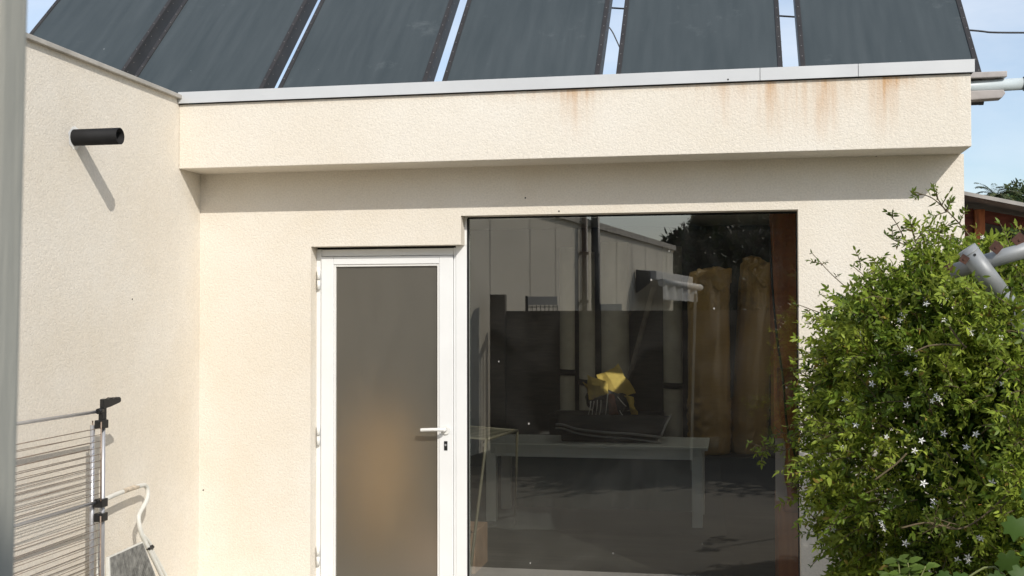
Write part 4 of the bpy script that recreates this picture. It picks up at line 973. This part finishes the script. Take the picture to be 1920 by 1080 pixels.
# flowers: five-petalled stars
def flower_mesh():
    b = bmesh.new()
    for k in range(5):
        an = 2 * math.pi * k / 5 + random.uniform(-.12, .12); d = Vector((math.cos(an), math.sin(an), 0)); s = Vector((-d.y, d.x, 0))
        vs = [b.verts.new(v) for v in (d * .001, d * .007 + s * .0030 + Vector((0, 0, .001)), d * .015 + Vector((0, 0, -.002)), d * .007 - s * .0030 + Vector((0, 0, .001)))]
        b.faces.new(vs)
    m = MB(); m.add(b); m.tube([(0, 0, -.014), (0, 0, 0)], [.0012, .002], 6); me = bpy.data.meshes.new('flower'); m.bm.to_mesh(me); m.bm.free(); me.materials.append(MATS['petal']); return me
FM = [flower_mesh() for _ in range(3)]
flw = [(1552, 990), (1562, 992), (1570, 960), (1563, 955), (1575, 958), (1550, 1005), (1655, 985), (1658, 992), (1652, 978), (1540, 1008), (1615, 630), (1612, 625), (1695, 590), (1690, 588), (1687, 600), (1820, 620), (1822, 626), (1848, 622), (1878, 632), (1705, 662), (1700, 655), (1670, 678), (1718, 665), (1790, 522), (1716, 694), (1662, 705), (1735, 560), (1755, 742), (1748, 752), (1760, 748), (1583, 748), (1590, 752), (1700, 760), (1715, 845), (1798, 1020), (1815, 1045), (1795, 1050), (1816, 1052), (1840, 1010), (1835, 1008), (1900, 870), (1860, 905), (1902, 1062), (1880, 720), (1895, 740), (1868, 590), (1850, 575), (1905, 500), (1890, 478), (1860, 470), (1842, 445), (1700, 700), (1635, 720), (1770, 600)]
flw += [(random.uniform(1540, 1915), random.uniform(560, 1060)) for _ in range(16)]
for i, (px, py) in enumerate(flw):
    # stand on the bush's near face
    yy = -2.6
    r = ray(px, py); y0 = -2.9
    while y0 < -.6 and not inside(EYEP + r * ((y0 - EYEP.y) / r.y), .97): y0 += .03
    if y0 >= -.6: y0 = -1.6
    pos = on_y(px, py, y0 - .13)
    o = bpy.data.objects.new('flower', FM[i % 3]); COL.objects.link(o); o.parent = bush
    o.location = pos - bush.location; o.rotation_euler = (Vector((random.uniform(-.6, .5), -1, random.uniform(-.2, .8)))).to_track_quat('Z', 'Y').to_euler(); s = random.uniform(.75, 1.15); o.scale = (s, s, s)

# grape vine leaves at the near corner
vine = tag(empty('grape_vine', (.72, -3.4, 0)), 'broad-leaved grape vine shoot nearest the viewer at the bush corner, out of focus', 'vine')
def vine_leaf(b, c, n, up, s):
    n = n.normalized(); u = (up - n * up.dot(n)).normalized(); r = u.cross(n)
    out = [(0, -.35), (.25, -.55), (.55, -.42), (.50, -.15), (.85, .02), (.60, .28), (.62, .62), (.28, .55), (0, 1.0), (-.28, .55), (-.62, .62), (-.60, .28), (-.85, .02), (-.50, -.15), (-.55, -.42), (-.25, -.55)]
    cc = b.verts.new(c + n * s * .08); vs = [b.verts.new(c + r * x * s + u * y * s * -1 - n * s * .10 * (x * x + y * y) * 1.3) for x, y in out]
    for k in range(len(vs)): b.faces.new((cc, vs[k], vs[(k + 1) % len(vs)]))
bv = bmesh.new()
VP = [(1905, 985, .045), (1890, 1050, .05), (1935, 1030, .05), (1915, 1075, .045), (1945, 960, .045), (1870, 1085, .04), (1940, 1095, .05), (1930, 925, .035), (1800, 1085, .035), (1770, 1078, .03), (1905, 1110, .05), (1960, 1060, .06)]
for (px, py, s) in VP:
    vine_leaf(bv, on_y(px, py, -3.35 + random.uniform(-.1, .1)), Vector((random.uniform(-.5, .5), -1, random.uniform(-.1, .7))), Vector((random.uniform(-.4, .4), 0, 1)), s * random.uniform(.85, 1.1))
me = bpy.data.meshes.new('vine_leaves'); bv.to_mesh(me); bv.free()
at = me.attributes.new('tint', 'FLOAT_COLOR', 'POINT'); n = len(me.vertices); cc = np.ones((n, 4)); nl = 17
for k in range(n // nl): cc[k * nl:(k + 1) * nl, :3] = np.array((.055, .105, .018)) * random.uniform(.7, 1.3)
at.data.foreach_set('color', cc.reshape(-1)); link('vine_leaves', me, 'vine_leaf', vine, True)
m_ = MB(); m_.tube(smooth_path([Vector((.95, -3.3, 0)), on_y(1960, 1110, -3.3), on_y(1935, 1000, -3.35), on_y(1925, 930, -3.35)], 6), .004, 6); m_.tube(smooth_path([Vector((.85, -3.3, 0)), on_y(1900, 1120, -3.3), on_y(1800, 1090, -3.3)], 6), .003, 6); m_.build('vine_stem', 'stem_green', vine)
# young oval-leaved shoot in front of the bush
sh = tag(empty('young_shrub', (.6, -2.6, 0)), 'young bright-green shoot with oval leaves low in front of the jasmine', 'shrub')
sc_, sd_, sn_, sl_, sw_, st_ = [], [], [], [], [], []
m_ = MB()
for pix in ([(1690, 1140), (1688, 1090), (1684, 1050)], [(1700, 1140), (1705, 1085), (1702, 1055)], [(1712, 1140), (1722, 1095), (1735, 1062)], [(1680, 1140), (1668, 1100), (1672, 1078)]):
    pts = smooth_path([Vector((.55, -2.5, 0))] + [on_y(a, b, -2.75) for a, b in pix], 6); m_.tube(pts, .0025, 6)
    for k in range(8, len(pts), 2):
        for sg in (-1, 1):
            sc_.append(np.array(pts[k])); sd_.append(np.array((sg * random.uniform(.5, 1), random.uniform(-.5, .3), random.uniform(-.1, .6)))); sn_.append(np.array((random.uniform(-.3, .3), -.7, .8))); l = random.uniform(.035, .055); sl_.append(l); sw_.append(l * .5); st_.append(np.array((.11, .17, .03)) * random.uniform(.7, 1.2))
leaves_mesh('foliage', sc_, sd_, sn_, sl_, sw_, st_, 'jasmine_leaf', sh); m_.build('stems', 'stem_green', sh)

# ------------------------------------------------------------------ galvanised washing-line post in the bush
lp = tag(empty('clothes_line_post', (.9, -2.7, 0)), 'galvanised washing-line post with slanting cap pipe and rusty hooks rising out of the jasmine', 'post')
PY = -2.36
a = on_y(1812, 466, PY); b = on_y(1868, 540, PY); d = (b - a).normalized()
m_ = MB(); m_.tube([a, b + d * .02], .0345, 20); q = a - d * .0; m_.tube([a + d * .018, a + d * .021], .0362, 20)
m_.build('cap_pipe', 'galvanised', lp)
m_ = MB(); e0 = on_y(1783, 510, PY + .07); e1 = on_y(1960, 458, PY - .05); m_.tube([e0, e1], .028, 18); m_.build('cross_arm', 'galvanised', lp)
m_ = MB(); m_.tube([b + d * .01, b + d * (b.z / -d.z)], .0315, 20); m_.build('post_pipe', 'galvanised', lp)
m_ = MB(); q = a + d * .03; m_.tube([q + Vector((.004, -.036, .0)), q + Vector((.004, -.030, 0))], .005, 8); m_.build('bolt', 'black_plastic', lp)
for (px, py, s) in ((1780, 502, .022), (1808, 486, .020), (1868, 464, .026), (1912, 450, .030)):
    q = on_y(px, py, PY - .03); m_ = MB(); mm_ = Matrix.Translation(q) @ Matrix.Rotation(R(40 + random.uniform(-8, 8)), 4, 'Y')
    b2 = bmesh.new(); vv = [b2.verts.new(v) for v in ((-s * .7, 0, -s * .7), (s * .7, 0, -s * .7), (s * .7, 0, s * .7), (-s * .7, 0, s * .7))]; f = b2.faces.new(vv)
    ex = bmesh.ops.extrude_face_region(b2, geom=[f]); bmesh.ops.translate(b2, vec=(0, .004, 0), verts=[v for v in ex['geom'] if isinstance(v, bmesh.types.BMVert)])
    bmesh.ops.recalc_face_normals(b2, faces=b2.faces); bmesh.ops.transform(b2, matrix=mm_, verts=b2.verts); m_.add(b2)
    m_.tube([q + Vector((0, -.003, 0)), q + Vector((0, .008, 0))], .005, 8); m_.build('hook_plate', 'rust', lp)

# ------------------------------------------------------------------ shed and trees behind, right
SY = 3.5
shed = tag(empty('old_shed', (3, SY, 0)), 'old red-brown timber shed with tin roof and dark opening behind the building corner', 'shed')
zr = on_y(1810, 364, SY).z; zr2 = on_y(1920, 388, SY).z; xa = on_y(1800, 370, SY).x; xb = on_y(1920, 388, SY).x; sl = (zr2 - zr) / (xb - xa)
m_ = MB(); m_.prism([(xa - .3, SY - .35, zr - .3 * sl - .02), (5, SY - .35, zr + (5 - xa) * sl), (5, SY - .35, zr + (5 - xa) * sl - .035), (xa - .3, SY - .35, zr - .3 * sl - .05)], (0, 3, 0)); m_.build('tin_roof', 'shed_tin', shed)
x2 = on_y(1826, 400, SY).x; x3 = on_y(1846, 400, SY).x
m_ = MB(); m_.box((xa - .2, SY + .02, 0), (x2, SY + .06, zr - .12)); m_.build('plank_wall', 'shed_red', shed)
m_ = MB(); m_.box((x2 + .002, SY - .02, 0), (x3, SY + .08, zr - .13), .006); m_.build('corner_post', 'shed_orange', shed)
m_ = MB(); m_.prism([(x3 + .002, SY, zr - .14), (5, SY, zr + (5 - x3) * sl - .07), (5, SY, zr + (5 - x3) * sl - .22), (x3 + .002, SY, zr - .24)], (0, .06, 0)); m_.build('lintel_beam', 'shed_red', shed)
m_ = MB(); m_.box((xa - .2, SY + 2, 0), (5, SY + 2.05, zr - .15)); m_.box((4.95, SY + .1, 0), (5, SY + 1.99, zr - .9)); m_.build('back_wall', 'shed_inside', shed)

def blob_tree(name, base, height, radius, nleaf, lsize, dark, light, label, cz=.62, squash=.8, cat='tree', group=None, nclump=26):
    root = tag(empty(name, base), label, cat, group); base = Vector(base)
    m_ = MB(); top = base + Vector((0, 0, height * .6)); m_.tube(smooth_path([base, base + Vector((.1, 0, height * .3)), top], 4), [.03 * height * (1 - .6 * k / 8) for k in range(9)], 10)
    cl = []
    for k in range(nclump):
        v = rng.normal(size=3); v /= np.linalg.norm(v); rr = rng.uniform(.35, .95) * radius
        c = np.array(base) + np.array((0, 0, height * cz)) + v * np.array((rr, rr, rr * squash)); cl.append((c, rng.uniform(.22, .42) * radius))
        if k % 2 == 0: m_.tube(smooth_path([top - Vector((0, 0, height * .2)), lerp(top, Vector(c), .6), Vector(c)], 3), [.012 * height * (1 - .12 * q) for q in range(7)], 6)
    m_.build('trunk', 'bark', root)
    C = []; 
    for _ in range(nleaf):
        c, r = cl[rng.integers(len(cl))]; v = rng.normal(size=3); v /= np.linalg.norm(v); C.append(c + v * r * rng.random() ** .4)
    C = np.array(C); n = len(C)
    leaves_mesh('crown', C, rng.normal(size=(n, 3)) + np.array((0, 0, -.3)), rng.normal(size=(n, 3)) + np.array((0, 0, .8)), rng.uniform(.6, 1.3, n) * lsize, rng.uniform(.3, .5, n) * lsize, tint(n, dark, light), 'tree_leaf', root)
    return root
# mirrored trees
for (bx_, by_, h, rr_, lab) in ((1.45, -9.6, 4.5, 1.6, 'dense dark evergreen close behind the fence, mirrored above the gold rolls'), (3.9, -9.8, 4.7, 1.8, 'dense dark evergreen close behind the fence, mirrored past the window jamb')):
    blob_tree('evergreen_tree', (bx_, by_, 0), h, rr_, 9000, .16, (.010, .016, .008), (.035, .05, .022), lab, .58, 1.05, 'tree', 'evergreens behind the yard', 40)
for i, (px, yv, h, r, lab) in enumerate(((1420, 32, 9.0, 2.8, 'large dark evergreen mirrored at the window top, behind the outbuilding'), (1500, 30, 8.5, 3.4, 'dark evergreen mirrored above the orange cupboard'), (1290, 40, 7.0, 2.3, 'smaller dark tree mirrored beside the patch of sky over the outbuilding roof'))):
    q = mir(on_y(px, 594, yv)); blob_tree('evergreen_tree', (q.x, q.y, 0), h, r, 13000, .34, (.012, .018, .010), (.04, .055, .028), lab, .46, 1.25, 'tree', 'evergreens behind the yard')
# far trees right
q = on_y(1905, 360, 34); blob_tree('broadleaf_tree', (q.x + .6, q.y, 0), 7.3, 2.0, 9000, .20, (.02, .035, .012), (.07, .10, .03), 'bushy green tree far behind the tin-roofed shed', .66, .7)
q = on_y(1822, 362, 34); blob_tree('broadleaf_tree', (q.x - .2, q.y, 0), 6.5, 1.0, 2500, .2, (.02, .035, .012), (.06, .09, .03), 'low green tree top just above the shed roof by the building corner', .72, .6)
def palm(base, h, r, nf, label, seed):
    root = tag(empty('palm_tree', base), label, 'palm'); base = Vector(base); top = base + Vector((0, 0, h))
    m_ = MB(); m_.tube([base, lerp(base, top, .5) + Vector((.1, 0, 0)), top], [.2, .16, .15], 10); m_.build('trunk', 'bark', root)
    C, D, N, L_, W_ = [], [], [], [], []
    for k in range(nf):
        an = 2 * math.pi * k / nf + rng.uniform(-.2, .2); el = rng.uniform(-.2, 1.2); d = Vector((math.cos(an) * math.cos(el), math.sin(an) * math.cos(el), math.sin(el))); p_ = top.copy(); n = 16
        for i in range(n):
            d = (d + Vector((0, 0, -.09))).normalized(); p_ = p_ + d * (r / n); s = d.cross(Vector((0, 0, 1))).normalized()
            for sg in (-1, 1):
                C.append(np.array(p_)); D.append(np.array(d * .7 + s * sg * .8 + Vector((0, 0, -.25)))); N.append(np.array((0, 0, 1.)) + rng.normal(0, .2, 3)); L_.append(r * .26 * (1 - .55 * i / n)); W_.append(r * .05)
    leaves_mesh('fronds', C, D, N, L_, W_, tint(len(C), (.035, .05, .02), (.10, .12, .05)), 'tree_leaf', root)
q = on_y(1868, 362, 28); palm((q.x, q.y, 0), q.z - .15, .75, 60, 'palm with drooping fronds above the shed roof', 1)
q = on_y(1136, 150, 30); palm((q.x, q.y, 0), q.z - .35, .75, 26, 'palm tip peeping up between two solar collectors', 2)
